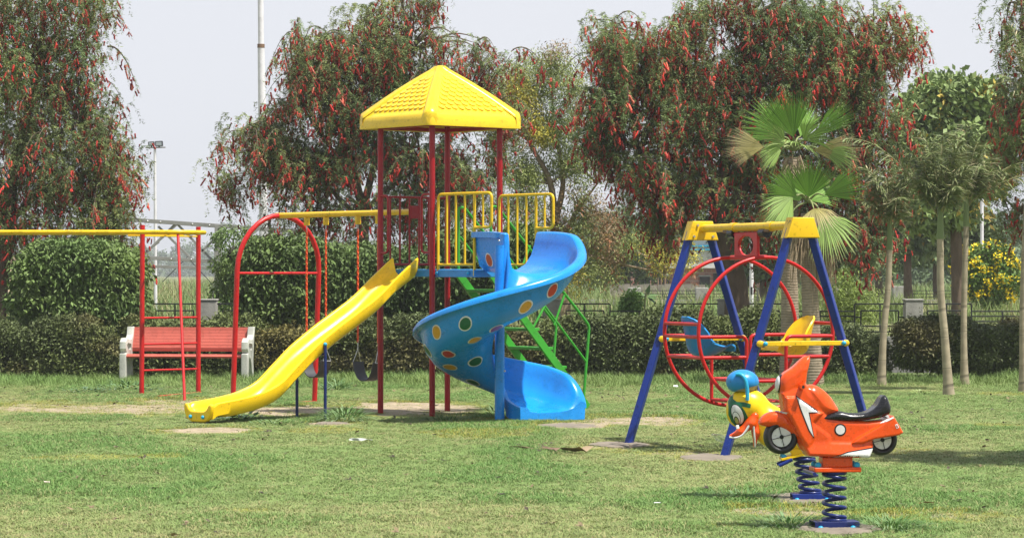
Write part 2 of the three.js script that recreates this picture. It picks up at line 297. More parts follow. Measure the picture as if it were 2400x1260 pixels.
// ------------------------------------------------------------------ the lawn
const dirtSpots = [   // [px, py, rx, ry, strength] read off the photograph, turned into places on the lawn
  [500, 1010, 110, 9, 1], [260, 958, 300, 16, .75], [420, 945, 130, 12, .7], [660, 962, 160, 16, .95], [930, 955, 190, 17, 1], [760, 994, 70, 5, 1], [1345, 1000, 110, 8, .9], [1500, 986, 150, 14, .75], [1110, 1020, 190, 10, .35], [760, 1010, 110, 9, .4],
  [1840, 1198, 170, 13, .62], [2160, 1210, 210, 18, .52], [1600, 1062, 150, 8, .6], [1450, 1048, 90, 9, .6], [1650, 1078, 80, 9, .6], [1690, 1235, 60, 6, .55], [2010, 1060, 180, 9, .45], [2330, 1000, 70, 7, .6], [2350, 925, 60, 4, .5], [1960, 925, 60, 4, .4],
  [1100, 990, 110, 6, .4], [620, 1150, 40, 3, .4], [590, 1200, 40, 4, .4], [1000, 975, 120, 5, .5], [230, 1075, 200, 9, .25], [90, 945, 90, 7, .4],
].map(([px, py, rx, ry, s]) => { const p = gp(px, py), q = gp(px, py + ry), r = gp(px, py - ry), e = gp(px + rx, py); return { x: p.x, z: p.z, rx: Math.abs(e.x - p.x), rz: Math.abs(q.z - r.z) / 2, s }; });
function dirtAt(x, z) {
  let d = 0; const wob = (fbm(x * 1.7, z * .9, 3) - .5) * 1.1 + (fbm(x * 6, z * 3, 5, 3) - .5) * .6;
  for (const s of dirtSpots) { const k = Math.hypot((x - s.x) / s.rx, (z - s.z) / s.rz) + wob; d = Math.max(d, s.s * (1 - smooth(.55, 1.25, k))); }
  return clamp(d) * (.62 + .55 * fbm(x * 5, z * 2.4, 61, 3));
}
const padSpots = [[1452, 1044, 68, 6], [1668, 1074, 74, 7.5], [1892, 1172, 108, 14], [1960, 1240, 96, 16], [775, 994, 36, 2.5], [1330, 1000, 78, 5]].map(([px, py, rx, ry]) => { const c = gp(px, py); return { x: c.x, z: c.z, a: Math.abs(gp(px + rx, py).x - c.x), b: Math.abs(gp(px, py + ry).z - gp(px, py - ry).z) / 2 }; });
const onPad = (x, z) => padSpots.some((p) => Math.hypot((x - p.x) / p.a, (z - p.z) / p.b) + (fbm(x * 9, z * 5, 4, 2) - .5) * .5 < .86);
const dryAt = (x, z) => clamp(smooth(.42, .68, fbm(x * .55 + 9, z * .28, 11, 4)) * .8 + (z < -26 && z > -33 ? .25 : 0));
const lushAt = (x, z) => smooth(.52, .68, fbm(x * .8 + 31, z * .45, 17, 3));
const lawnH = (x, z) => .035 * (fbm(x * .35, z * .35, 23, 3) - .5);
const LX = 12, LZ0 = -11, LZ1 = -45.3;
T.lawn = texture(2048, 2048, (u, v) => {
  const x = lerp(-LX, LX, u), z = lerp(LZ0, LZ1, v), d = dirtAt(x, z), dry = dryAt(x, z), lu = lushAt(x, z), f = hash3(Math.floor(u * 2048), Math.floor(v * 2048), 3), g = noise3(x * 18, z * 9, 1), s = .75 + .5 * g * f + .2 * f;
  const a = [lerp(lerp(.135, .20, dry), .10, lu), lerp(lerp(.19, .21, dry), .175, lu), lerp(lerp(.05, .075, dry), .035, lu)], b = [.36 + .10 * g, .285 + .08 * g, .19 + .055 * g];
  const k = smooth(.25, .7, d + (f - .5) * .3);
  return [0, 1, 2].map((c) => lerp(a[c], b[c], k) * s * .76);
}, { srgb: true });
T.soil = texture(512, 512, (u, v) => { const n = wrapFbm(u, v, 12, 71, 5); return [n, n, n]; });
{
  const nx = 96, nz = 140, pos = [], uv = [], idx = [];
  for (let j = 0; j <= nz; j++) for (let i = 0; i <= nx; i++) { const u = i / nx, v = j / nz, x = lerp(-LX, LX, u), z = lerp(LZ0, LZ1, v), edge = Math.min(1, Math.min(u, 1 - u, v, 1 - v) * 12); pos.push(x, lawnH(x, z) * edge, z); uv.push(u, v); }
  for (let j = 0; j < nz; j++) for (let i = 0; i < nx; i++) { const a = j * (nx + 1) + i, b = a + nx + 1; idx.push(a, a + 1, b, a + 1, b + 1, b); }
  T.lawn.wrapS = T.lawn.wrapT = THREE.ClampToEdgeWrapping;
  const soil = T.soil.clone(); soil.repeat.set(30, 42);
  structure('lawn', grid(pos, uv, idx), new THREE.MeshStandardMaterial({ map: T.lawn, roughness: .95, bumpMap: soil, bumpScale: .02 }), 'worn mown lawn of the playground with bare dirt patches');
}
T.turf = texture(512, 512, (u, v) => { const n = wrapFbm(u, v, 5, 81, 5), m = wrapFbm(u, v, 60, 83, 2), k = .6 + .8 * m; return [lerp(.09, .17, n) * k, lerp(.12, .165, n) * k, .045 * k]; }, { srgb: true });
T.turf2 = T.turf.clone(); T.turf.repeat.set(.16, .16); T.turf2.repeat.set(.02, .02);
{ // the rest of the park ground round the lawn
  const rect = (x0, x1, z0, z1, y = -.004) => { const g = new THREE.PlaneGeometry(x1 - x0, Math.abs(z1 - z0)); g.rotateX(-Math.PI / 2); g.translate((x0 + x1) / 2, y, (z0 + z1) / 2); return boxUV(norm(g)); };
  structure('ground', merge([rect(-60, -LX, 30, LZ1), rect(LX, 60, 30, LZ1), rect(-LX, LX, 30, LZ0)]), new THREE.MeshStandardMaterial({ map: T.turf, roughness: .95 }));
}
const RAISE = .55, WALL = 45.5;
{ // raised fields behind the boundary wall, out to the horizon
  const pos = [], uv = [], idx = [], zs = []; for (let i = 0; i <= 60; i++) zs.push(-(45.75 + 2400 * Math.pow(i / 60, 3)));
  const xs = []; for (let i = -24; i <= 24; i++) xs.push(Math.sign(i) * 1500 * Math.pow(Math.abs(i) / 24, 2.4));
  zs.forEach((z) => xs.forEach((x) => { pos.push(x, RAISE + (z < -60 ? .25 * (fbm(x * .05, z * .03, 2, 3) - .5) : 0), z); uv.push(x, z); }));
  const n = xs.length; for (let j = 0; j < zs.length - 1; j++) for (let i = 0; i < n - 1; i++) { const a = j * n + i, b = a + n; idx.push(a, a + 1, b, a + 1, b + 1, b); }
  structure('field', grid(pos, uv, idx), new THREE.MeshStandardMaterial({ map: T.turf2, roughness: 1 }), 'overgrown green fields beyond the park fence');
}
const kindsOf = (p, ix) => norm(grid(p, null, ix));
// grass blades
const bladeGeo = (n, h, w, lean, curl, r0) => {
  const pos = [], idx = [];
  for (let i = 0; i < n; i++) {
    const a = rr(0, 6.283), l = h * rr(.55, 1.1), le = lean * rr(.3, 1.2), bx = rr(-r0, r0), bz = rr(-r0, r0), cx = Math.cos(a), cz = Math.sin(a), px = -cz * w / 2, pz = cx * w / 2, o = pos.length / 3;
    const p = [[0, 0, 1], [.55, le * .35, .85], [1, le * (1 + curl), 0]].map(([t, s, k]) => [bx + cx * s * l, l * (t - (t > .6 ? curl * .35 * le : 0)), bz + cz * s * l, k]);
    for (const [x, y, z, k] of p) { pos.push(x - px * k, y, z - pz * k); if (k) pos.push(x + px * k, y, z + pz * k); }
    idx.push(o, o + 1, o + 2, o + 1, o + 3, o + 2, o + 2, o + 3, o + 4);
  }
  const g = new THREE.BufferGeometry(); g.setAttribute('position', new THREE.BufferAttribute(new Float32Array(pos), 3)); g.setIndex(idx); g.computeVertexNormals(); return norm(g);
};
{
  seed(5); const kinds = [bladeGeo(9, .032, .004, 1.5, .5, .035), bladeGeo(10, .042, .004, 1.1, .45, .04), bladeGeo(8, .027, .0042, 1.9, .6, .035)];
  const lists = [[], [], []];
  let made = 0;
  for (let i = 0; made < 520000 && i < 1500000; i++) {
    const d = Math.sqrt(rr(15.5 * 15.5, 44 * 44)), x = rr(-1, 1) * (.1925 * d + 3), z = -d; if (Math.abs(x) > .197 * d + .1 && rnd() < .5) continue; const di = dirtAt(x, z);
    if (rnd() < smooth(.12, .85, di) * .95 || onPad(x, z)) continue;
    const dry = dryAt(x, z), lu = lushAt(x, z), v = rr(.82, 1.18), straw = rnd() < .10 + .22 * dry;
    const c = straw ? lin(.46 * v, .41 * v, .20 * v) : lin(lerp(lerp(.25, .325, dry), .19, lu) * v, lerp(lerp(.355, .38, dry), .335, lu) * v, lerp(lerp(.105, .135, dry), .085, lu) * v);
    if (!straw && di > .12 && rnd() < .5) c.setRGB(.42 * v, .40 * v, .07 * v);
    lists[lu > .5 ? 1 : di > .2 ? 2 : rnd() < .6 ? 0 : 2].push({ p: V(x, lawnH(x, z) - .004, z), q: quat(rr(0, 6.28), rr(-.15, .15)), s: rr(.65, 1.2) * (1 + .35 * lu) * (1 - .45 * di), c }); made++;
  }
  const lawn = new THREE.Group(); lawn.name = 'grass'; scene.add(lawn); tag(lawn, 'short green and straw coloured grass growing over the lawn', 'grass', null, 'stuff');
  lists.forEach((l, k) => instances(lawn, 'blades', kinds[k], M.thin, l));
}
{ // dead leaves and crumbs of soil scattered over the turf
  seed(21); const p = [], ix = []; for (let i = 0; i < 3; i++) { const a = rr(0, 6.28), l = .022, w = .009, x = rr(-.015, .015), z = rr(-.015, .015), o = p.length / 3, c = Math.cos(a), s = Math.sin(a); p.push(x - c * l, .004, z - s * l, x - s * w, .012, z + c * w, x + s * w, .009, z - c * w, x + c * l, .014, z + s * l); ix.push(o, o + 1, o + 2, o + 1, o + 3, o + 2); }
  const list = []; for (let i = 0; i < 650; i++) { const d = Math.sqrt(rr(16 * 16, 40 * 40)), x = rr(-.5, .5) * d * .37, v = rr(.6, 1.3); if (fbm(x * 1.3, d * .7, 71, 2) < .47) continue; list.push({ p: V(x, lawnH(x, -d) + .022, -d), q: quat(rr(0, 6.28), rr(-.3, .3)), s: rr(.7, 1.7), c: rnd() < .5 ? lin(.10 * v, .075 * v, .05 * v) : lin(.26 * v, .19 * v, .11 * v) }); }
  const g = new THREE.Group(); g.name = 'leaf_litter'; scene.add(g); tag(g, 'scattered dead leaves and dark crumbs of soil on the lawn', 'leaf litter', null, 'stuff'); instances(g, 'leaves', kindsOf(p, ix), M.thin, list);
}
{ // longer grass along the foot of the hedges and in clumps
  seed(9); const kinds = [bladeGeo(12, .16, .006, .65, .5, .07), bladeGeo(12, .10, .006, .95, .6, .07)], lists = [[], []];
  for (let i = 0; i < 15000; i++) {
    const d = rr(37.5, 42.6), x = rr(-.19, .19) * d, w = smooth(37.5, 41.2, d) * (.45 + 1.1 * fbm(x * .9, d * .6, 41, 3)), right = x > 4.2;
    if (rnd() > w * (right ? .5 : 1)) continue; const v = rr(.75, 1.2), dry = fbm(x * .7, d, 47, 3);
    lists[rnd() < .35 * w ? 0 : 1].push({ p: V(x, -.01, -d), q: quat(rr(0, 6.28)), s: rr(.5, 1.1) * (.6 + .6 * w), c: lin(lerp(.16, .28, dry) * v, lerp(.31, .34, dry) * v, lerp(.07, .11, dry) * v) });
  }
  const g = new THREE.Group(); g.name = 'tall_grass'; scene.add(g); tag(g, 'longer unmown grass along the foot of the hedges', 'grass', null, 'stuff');
  lists.forEach((l, k) => instances(g, 'blades', kinds[k], M.thin, l));
}
{ // tall growth in the fields behind the fence
  seed(12); const kinds = [bladeGeo(14, .5, .02, .5, .5, .2), bladeGeo(12, .8, .025, .4, .4, .25)], lists = [[], []];
  for (let i = 0; i < 15000; i++) {
    const d = 47.6 + 200 * Math.pow(rnd(), 1.5), x = rr(-.2, .2) * d, k = fbm(x * .12, d * .05, 51, 3), v = rr(.7, 1.2), straw = x < -3 ? rnd() < .3 : rnd() < .15;
    if (d < 88 && d > 62 && x > -4 && rnd() < .3) continue;
    lists[d < 60 ? 0 : rnd() < .5 ? 0 : 1].push({ p: V(x, RAISE - .03, -d), q: quat(rr(0, 6.28)), s: rr(.35, .8) * (d < 60 ? .26 : .9) * (1 + d / 300), c: straw ? lin(.46 * v, .40 * v, .22 * v) : lin(lerp(.17, .3, k) * v, lerp(.30, .34, k) * v, .10 * v) });
  }
  const g = new THREE.Group(); g.name = 'field_grass'; scene.add(g); tag(g, 'wild green and straw growth in the fields behind the fence', 'undergrowth', null, 'stuff');
  lists.forEach((l, k) => instances(g, 'blades', kinds[k], M.thin, l));
}
// ------------------------------------------------------------------ play tower
// plan directions of the tower: U from the front post to the right post, W from the front post to the left post
const U = V(.775, 0, -.632), W = V(-.632, 0, -.775), OUT = W.clone().negate(), UP = V(0, 1, 0);
const mix = (o, a, b, y = 0) => o.clone().addScaledVector(U, a).addScaledVector(W, b).add(V(0, y, 0));
const FRONT = V(-.888, 0, -31.3), SIDE = .965, TOP = 3.24, DECK = 1.645;
const tower = thing('play_tower', 'play tower with yellow shingled roof, yellow wave slide and blue spiral slide', 'play tower', V(-.82, 0, -31.98));
{
  const post = (p) => [tube([p.clone().setY(-.05), p.clone().setY(TOP + .1)], .033, { radial: 20 })];
  const posts = { front: FRONT, right: mix(FRONT, SIDE, 0), left: mix(FRONT, 0, SIDE), rear: mix(FRONT, SIDE, SIDE) };
  for (const k of Object.keys(posts)) part(tower, 'post', post(posts[k]), M.maroon);
  // ---- roof
  const C = mix(FRONT, SIDE / 2, SIDE / 2), HS = .672;
  const sq = (half, r, n = 6) => { const o = []; r = Math.min(r, half * .98); for (const [cx, cz, a0] of [[1, 1, 0], [-1, 1, 90], [-1, -1, 180], [1, -1, 270]]) for (let i = 0; i <= n; i++) { const a = (a0 + 90 * i / n) * Math.PI / 180; o.push([cx * (half - r) + Math.cos(a) * r, cz * (half - r) + Math.sin(a) * r]); } return o; };
  const levels = [[0, .93], [0, 1], [.02, 1.002], [.07, .997], [.115, .985], [.138, .962], [.155, .93]];
  for (let i = 1; i <= 8; i++) { const t = i / 8; levels.push([.155 + .535 * t + .018 * Math.sin(Math.PI * t), .93 * (1 - t) + .085 * t]); }
  levels.push([.712, .06], [.722, .035], [.725, .002]);
  const rings = levels.map(([h, s]) => sq(HS * s, .07 * Math.min(1, s + .05)).map(([a, b]) => mix(C, a, b, TOP - .005 + h)));
  const pos = [], idx = [], N = rings[0].length; rings.forEach((r) => r.forEach((p) => pos.push(p.x, p.y, p.z)));
  for (let j = 0; j < rings.length - 1; j++) for (let i = 0; i < N; i++) { const a = j * N + i, b = j * N + (i + 1) % N; idx.push(a, b, a + N, b, b + N, a + N); }
  const inner = [[0, .93], [.1, .92], [.62, .12], [.64, .01]].map(([h, s]) => sq(HS * s, .05).map(([a, b]) => mix(C, a, b, TOP - .004 + h))), o2 = pos.length / 3;
  inner.forEach((r) => r.forEach((p) => pos.push(p.x, p.y, p.z)));
  for (let j = 0; j < 3; j++) for (let i = 0; i < N; i++) { const a = o2 + j * N + i, b = o2 + j * N + (i + 1) % N; idx.push(a, a + N, b, b, a + N, b + N); }
  const roof = part(tower, 'roof', toCreasedNormals(grid(pos, null, idx), .6), M.roofYellow);
  // faces: [centre direction, along direction]
  const faces = [[OUT, U], [U.clone().negate(), OUT.clone().negate()], [W, U.clone().negate()], [U, W]];
  for (const [dir, along] of faces) {
    const e0 = C.clone().addScaledVector(dir, HS * .93).setY(TOP + .15), e1 = C.clone().addScaledVector(dir, HS * .085).setY(TOP + .685), slope = e1.clone().sub(e0), L = slope.length(), up = slope.clone().normalize(), nrm = along.clone().cross(up).normalize(); if (nrm.y < 0) nrm.negate();
    const rows = 9, halfAt = (s) => lerp(HS * .93, HS * .085, s / L) - .085, side = up.clone().cross(nrm);
    for (let r = 0; r < rows; r++) {
      const s = .085 + r * .072, hw = halfAt(s + .02); if (hw < .06) continue;
      const w = .092, cnt = Math.max(1, Math.floor(hw * 2 / w)), off = (r & 1 ? .5 : 0);
      for (let i = 0; i < cnt; i++) {
        const x = (i - (cnt - 1) / 2) * (hw * 2 / cnt), ww = hw * 2 / cnt * .9;
        const sh = new THREE.Shape(); sh.moveTo(-ww / 2, .05); sh.lineTo(-ww / 2, 0); sh.absarc(0, 0, ww / 2, Math.PI, Math.PI * 2, false); sh.lineTo(ww / 2, .05); sh.closePath();
        const g = new THREE.ExtrudeGeometry(sh, { depth: .010, bevelEnabled: true, bevelSize: .004, bevelThickness: .004, bevelOffset: -.004, bevelSegments: 1, curveSegments: 8 });
        const p = g.attributes.position; for (let k = 0; k < p.count; k++) { const f = clamp((.05 - p.getY(k)) / .09); p.setZ(k, p.getZ(k) * (.06 + .94 * f)); } g.computeVertexNormals();
        g.applyMatrix4(new THREE.Matrix4().makeBasis(side.clone(), up, nrm).setPosition(e0.clone().addScaledVector(up, s).addScaledVector(along, x).addScaledVector(nrm, .001 + .012 * Math.sin(Math.PI * s / L))));
        part(roof, 'shingle', g, M.roofYellow, { root: tower });
      }
    }
  }
  for (const [a, b] of [[-1, -1], [1, -1], [-1, 1], [1, 1]]) {          // broad bands over the four hips
    const q = (s, h) => mix(C, a * HS * s, b * HS * s, TOP + h), P = [], I = [], n = 17;
    const outw = mix(V(0, 0, 0), a, b).normalize();
    for (let i = 0; i <= n; i++) {
      const t = Math.max(0, (i - 3) / (n - 3)), s = i < 3 ? [.968, .972, .968][i] : lerp(.952, .06, t), h = i < 3 ? [.015, .07, .118][i] : .146 + .53 * t + .018 * Math.sin(Math.PI * t) + (t > .93 ? .01 : 0), c = q(s, h), hw = i < 3 ? .075 : lerp(.080, .05, t), cross = outw.clone().cross(UP), lift = i < 3 ? .2 * i : 1;
      for (const [k, e] of [[-1, -.014], [-.93, .004], [-.72, .013], [0, .02], [.72, .013], [.93, .004], [1, -.014]]) { const drop = Math.abs(k) * hw * .40; const p = c.clone().addScaledVector(cross, k * hw).addScaledVector(UP, (e + .01) * lift - drop * .55 * (i < 3 ? 0 : 1)).addScaledVector(outw, -Math.abs(k) * hw * .55); P.push(p.x, p.y, p.z); }
    }
    for (let i = 0; i < n; i++) for (let k = 0; k < 6; k++) { const A = i * 7 + k; I.push(A, A + 1, A + 7, A + 1, A + 8, A + 7); }
    part(roof, 'hip_band', grid(P, null, I), M.roofYellow, { root: tower });
  }
  const B = ['front', 'right', 'rear', 'left'];
  for (let i = 0; i < 4; i++) part(tower, 'roof_beam', bar(posts[B[i]].clone().setY(TOP + .015), posts[B[(i + 1) % 4]].clone().setY(TOP + .015), .03, .045), M.maroon);
  // ---- decks
  const deckBox = (a0, a1, b0, b1, y0, y1) => { const g = new RoundedBoxGeometry(a1 - a0, y1 - y0, b1 - b0, 2, .008); g.applyMatrix4(new THREE.Matrix4().makeBasis(U, UP, OUT).setPosition(mix(FRONT, (a0 + a1) / 2, (b0 + b1) / 2, (y0 + y1) / 2))); return norm(g); };
  part(tower, 'deck', deckBox(.0, SIDE, .0, SIDE, DECK - .085, DECK), M.deckBlue);
  part(tower, 'entry_deck', deckBox(.03, SIDE - .03, -.72, -.004, DECK - .088, DECK - .006), M.deckBlue);
  for (const [a, b] of [[.03, -.06], [.03, -.62], [.06, -.02]]) part(tower, 'bolt_cap', ball(mix(FRONT, a - .012, b, DECK - .045), .021), M.cyan);
  // ---- maroon railing between left and rear posts, with the plate that carries the swing beam
  const q = (a, b, y) => mix(FRONT, a, b, y), rail = [];
  const rearRail = [rod(q(0, SIDE, 2.47), q(SIDE, SIDE, 2.47), .014), rod(q(0, SIDE, 1.70), q(SIDE, SIDE, 1.70), .014)];
  const rr0 = part(tower, 'railing', rearRail, M.maroon, { label: 'dark red railing on the swing side of the tower' });
  for (let i = 1; i <= 6; i++) part(rr0, 'baluster', rod(q(SIDE * i / 7, SIDE, 1.70), q(SIDE * i / 7, SIDE, 2.47), .011), M.maroon, { root: tower });
  part(rr0, 'beam_plate', bar(q(SIDE * .5 - .07, SIDE - .02, 2.30), q(SIDE * .5 + .07, SIDE - .02, 2.30), .02, .15), M.maroon, { root: tower });
  // ---- D-shaped hand grips either side of the wave slide
  for (const [b0, s] of [[SIDE - .03, -1], [.03, 1]]) part(tower, 'hand_grip', pipe([q(-.01, b0, 2.48), q(-.02, b0 + s * .14, 2.48), q(-.02, b0 + s * .14, 1.83), q(-.01, b0, 1.83)], .014, .06), M.maroon);
  // ---- yellow guard panels that flank the entry to the spiral slide
  for (const a of [.045, SIDE - .045]) {
    const f = (b, y) => q(a, -b, y), b0 = .05, b1 = 1.0, bl = .70, y0 = 1.695, y1 = 2.475, ym = 2.10;
    const frame = part(tower, 'guard_panel', [pipe([f(bl, ym), f(b1, ym), f(b1, y1), f(b0, y1), f(b0, 1.57)], .0165, .07), rod(f(b0, y0), f(bl, y0), .0145), rod(f(bl, y1), f(bl, 1.57), .0165)], M.yellowSteel, { label: a < .5 ? 'yellow guard panel nearest the front post' : 'yellow guard panel beside the right post' });
    for (const b of [.21, .37, .53]) part(frame, 'baluster', rod(f(b, y0), f(b, y1), .0125), M.yellowSteel, { root: tower });
    part(frame, 'baluster', rod(f(.85, ym), f(.85, y1), .0125), M.yellowSteel, { root: tower });
  }
  // ---- green steps behind
  {
    const s0 = SIDE + .02, L = 1.45, bm = SIDE / 2, P = (t, side, y) => mix(FRONT, s0 + L * t, bm + side * .3, y), h = (t) => lerp(1.62, .06, t);
    const st = part(tower, 'steps', [-1, 1].map((k) => bar(P(0, k, h(0) - .03), P(1, k, h(1) - .03), .035, .095)), M.green);
    for (let i = 1; i <= 6; i++) part(st, 'step', bar(P(i / 7, -1, h(i / 7)), P(i / 7, 1, h(i / 7)), .2, .035), M.green, { root: tower });
    for (const k of [-1, 1]) part(st, 'handrail', [pipe([P(0, k, 1.62), P(0, k, 2.36), P(.06, k, 2.36), P(.97, k, 1.06), P(1.02, k, .98), P(.95, k, 0)], .0165, .08),
      rod(P(.02, k, 2.02), P(.99, k, .56), .0135), rod(P(.3, k, 1.62), P(.4, k, 1.92), .0135), rod(P(.65, k, 1.0), P(.76, k, 1.36), .0135), rod(P(.42, k, .95), P(.55, k, 1.22), .0135)], M.green, { root: tower });
  }
  // ---- yellow wave slide
  {
    const M0 = mix(FRONT, -.02, SIDE / 2), L = 2.85, hw = .235, SD = V(-.735, 0, .678), SW = V(-.678, 0, -.735);
    const key = [[0, 1.77], [.1, 1.565], [.2, 1.345], [.3, 1.175], [.39, 1.03], [.46, .905], [.52, .79], [.6, .605], [.68, .425], [.77, .325], [.86, .275], [.94, .245], [1, .225]];
    const rimAt = (t) => { let i = 0; while (i < key.length - 2 && t > key[i + 1][0]) i++; const p = (k) => key[clamp(k, 0, key.length - 1)], [t1, y1] = p(i), [t2, y2] = p(i + 1), y0 = p(i - 1)[1], y3 = p(i + 2)[1], t0 = p(i - 1)[0], t3 = p(i + 2)[0], m1 = i ? (y2 - y0) / (t2 - t0) : (y2 - y1) / (t2 - t1), m2 = i < key.length - 2 ? (y3 - y1) / (t3 - t1) : (y2 - y1) / (t2 - t1), u = (t - t1) / (t2 - t1), d = t2 - t1; return (2 * u ** 3 - 3 * u * u + 1) * y1 + (u ** 3 - 2 * u * u + u) * d * m1 + (-2 * u ** 3 + 3 * u * u) * y2 + (u ** 3 - u * u) * d * m2; };
    const wallAt = (t) => lerp(.185, .155, smooth(0, .12, t)) - .045 * smooth(.9, 1, t);
    const prof = (w, wa, lip = 0) => { // closed outline [across, below the rim]
      const top = [[-w, -.035], [-w - .002, -.008], [-w + .008, .0], [-w + .03 + lip * .6, .0], [-w + .042 + lip, -.012], [-w + .058 + lip, -wa * .45], [-w + .085 + lip * .9, -wa * .85], [-w + .13 + lip * .7, -wa], [0, -wa - .006]];
      const all = [...top, ...top.slice(0, -1).reverse().map(([a, b]) => [-a, b])];
      const bot = [[w - .012, -.13], [w - .05, -wa - .012], [w - .13, -wa - .024], [0, -wa - .028]]; return [...all, ...bot, ...bot.slice(0, -1).reverse().map(([a, b]) => [-a, b])];
    };
    const n = 110, P = [], I = []; let K = 0;
    for (let i = 0; i <= n; i++) {
      const t = i / n, c = M0.clone().addScaledVector(SD, L * t), curl = smooth(.975, 1, t) * .03, pr = prof(hw + .012 * smooth(.9, 1, t), wallAt(t), .02 * smooth(.9, 1, t)); K = pr.length;
      for (const [a, b] of pr) { const p = c.clone().addScaledVector(SW, a); P.push(p.x, rimAt(t) + b - curl, p.z); }
    }
    for (let i = 0; i < n; i++) for (let k = 0; k < K; k++) { const a = i * K + k, b = i * K + (k + 1) % K; I.push(a, a + K, b, b, a + K, b + K); }
    const flatPr = prof(hw, .17).map((p) => new THREE.Vector2(...p)), tris = THREE.ShapeUtils.triangulateShape(flatPr, []);
    for (const [a, b, c] of tris) { I.push(a, b, c); I.push(n * K + a, n * K + c, n * K + b); }
    const body = toCreasedNormals(grid(P, null, I), .75);
    // rounded end face below the exit
    const end = new THREE.Shape(), E = hw + .012; end.moveTo(-E, .06); end.bezierCurveTo(-E, .10, -E + .02, .10, -E + .05, .10); end.bezierCurveTo(-E + .08, .07, -E + .09, .016, -E + .16, .012); end.lineTo(E - .16, .012); end.bezierCurveTo(E - .09, .016, E - .08, .07, E - .05, .10); end.bezierCurveTo(E - .02, .10, E, .10, E, .06); end.bezierCurveTo(E + .005, -.04, E - .07, -.125, E - .15, -.13); end.lineTo(-E + .15, -.13); end.bezierCurveTo(-E + .07, -.125, -E - .005, -.04, -E, .06);
    const eg = extrude(end, .06, .024, 4).applyMatrix4(new THREE.Matrix4().makeBasis(SW.clone().negate(), UP, SD).setPosition(M0.clone().addScaledVector(SD, L - .03).setY(.0)));
    const slide = part(tower, 'wave_slide', [body, eg.scale(1, .85, 1).translate(0, .138, 0)], M.yellowPlastic, { label: 'yellow wave slide' });
    for (const k of [-.11, .11]) {
      part(slide, 'bolt_cap', ball(M0.clone().addScaledVector(SD, L + .036).addScaledVector(SW, k).setY(.085), .021), M.cyan, { root: tower });
      part(slide, 'short_leg', rod(M0.clone().addScaledVector(SD, L - .02).addScaledVector(SW, k).setY(-.05), M0.clone().addScaledVector(SD, L - .02).addScaledVector(SW, k).setY(.06), .018), M.navyDark, { root: tower });
    }
    const tl = .472;
    for (const k of [-1, 1]) {
      const p = M0.clone().addScaledVector(SD, L * tl).addScaledVector(SW, k * (hw + .012)), yt = rimAt(tl) - .06;
      part(slide, 'support_leg', [rod(p.clone().setY(-.05), p.clone().setY(yt - (k > 0 ? .04 : 0)), .017), rod(p.clone().setY(yt - .1), p.clone().addScaledVector(SW, -k * .1).setY(yt - .1), .014)], M.navyDark, { root: tower });
      if (k < 0) part(slide, 'bolt_cap', ball(p.clone().setY(yt + .005), .021), M.cyan, { root: tower });
    }
  }
}
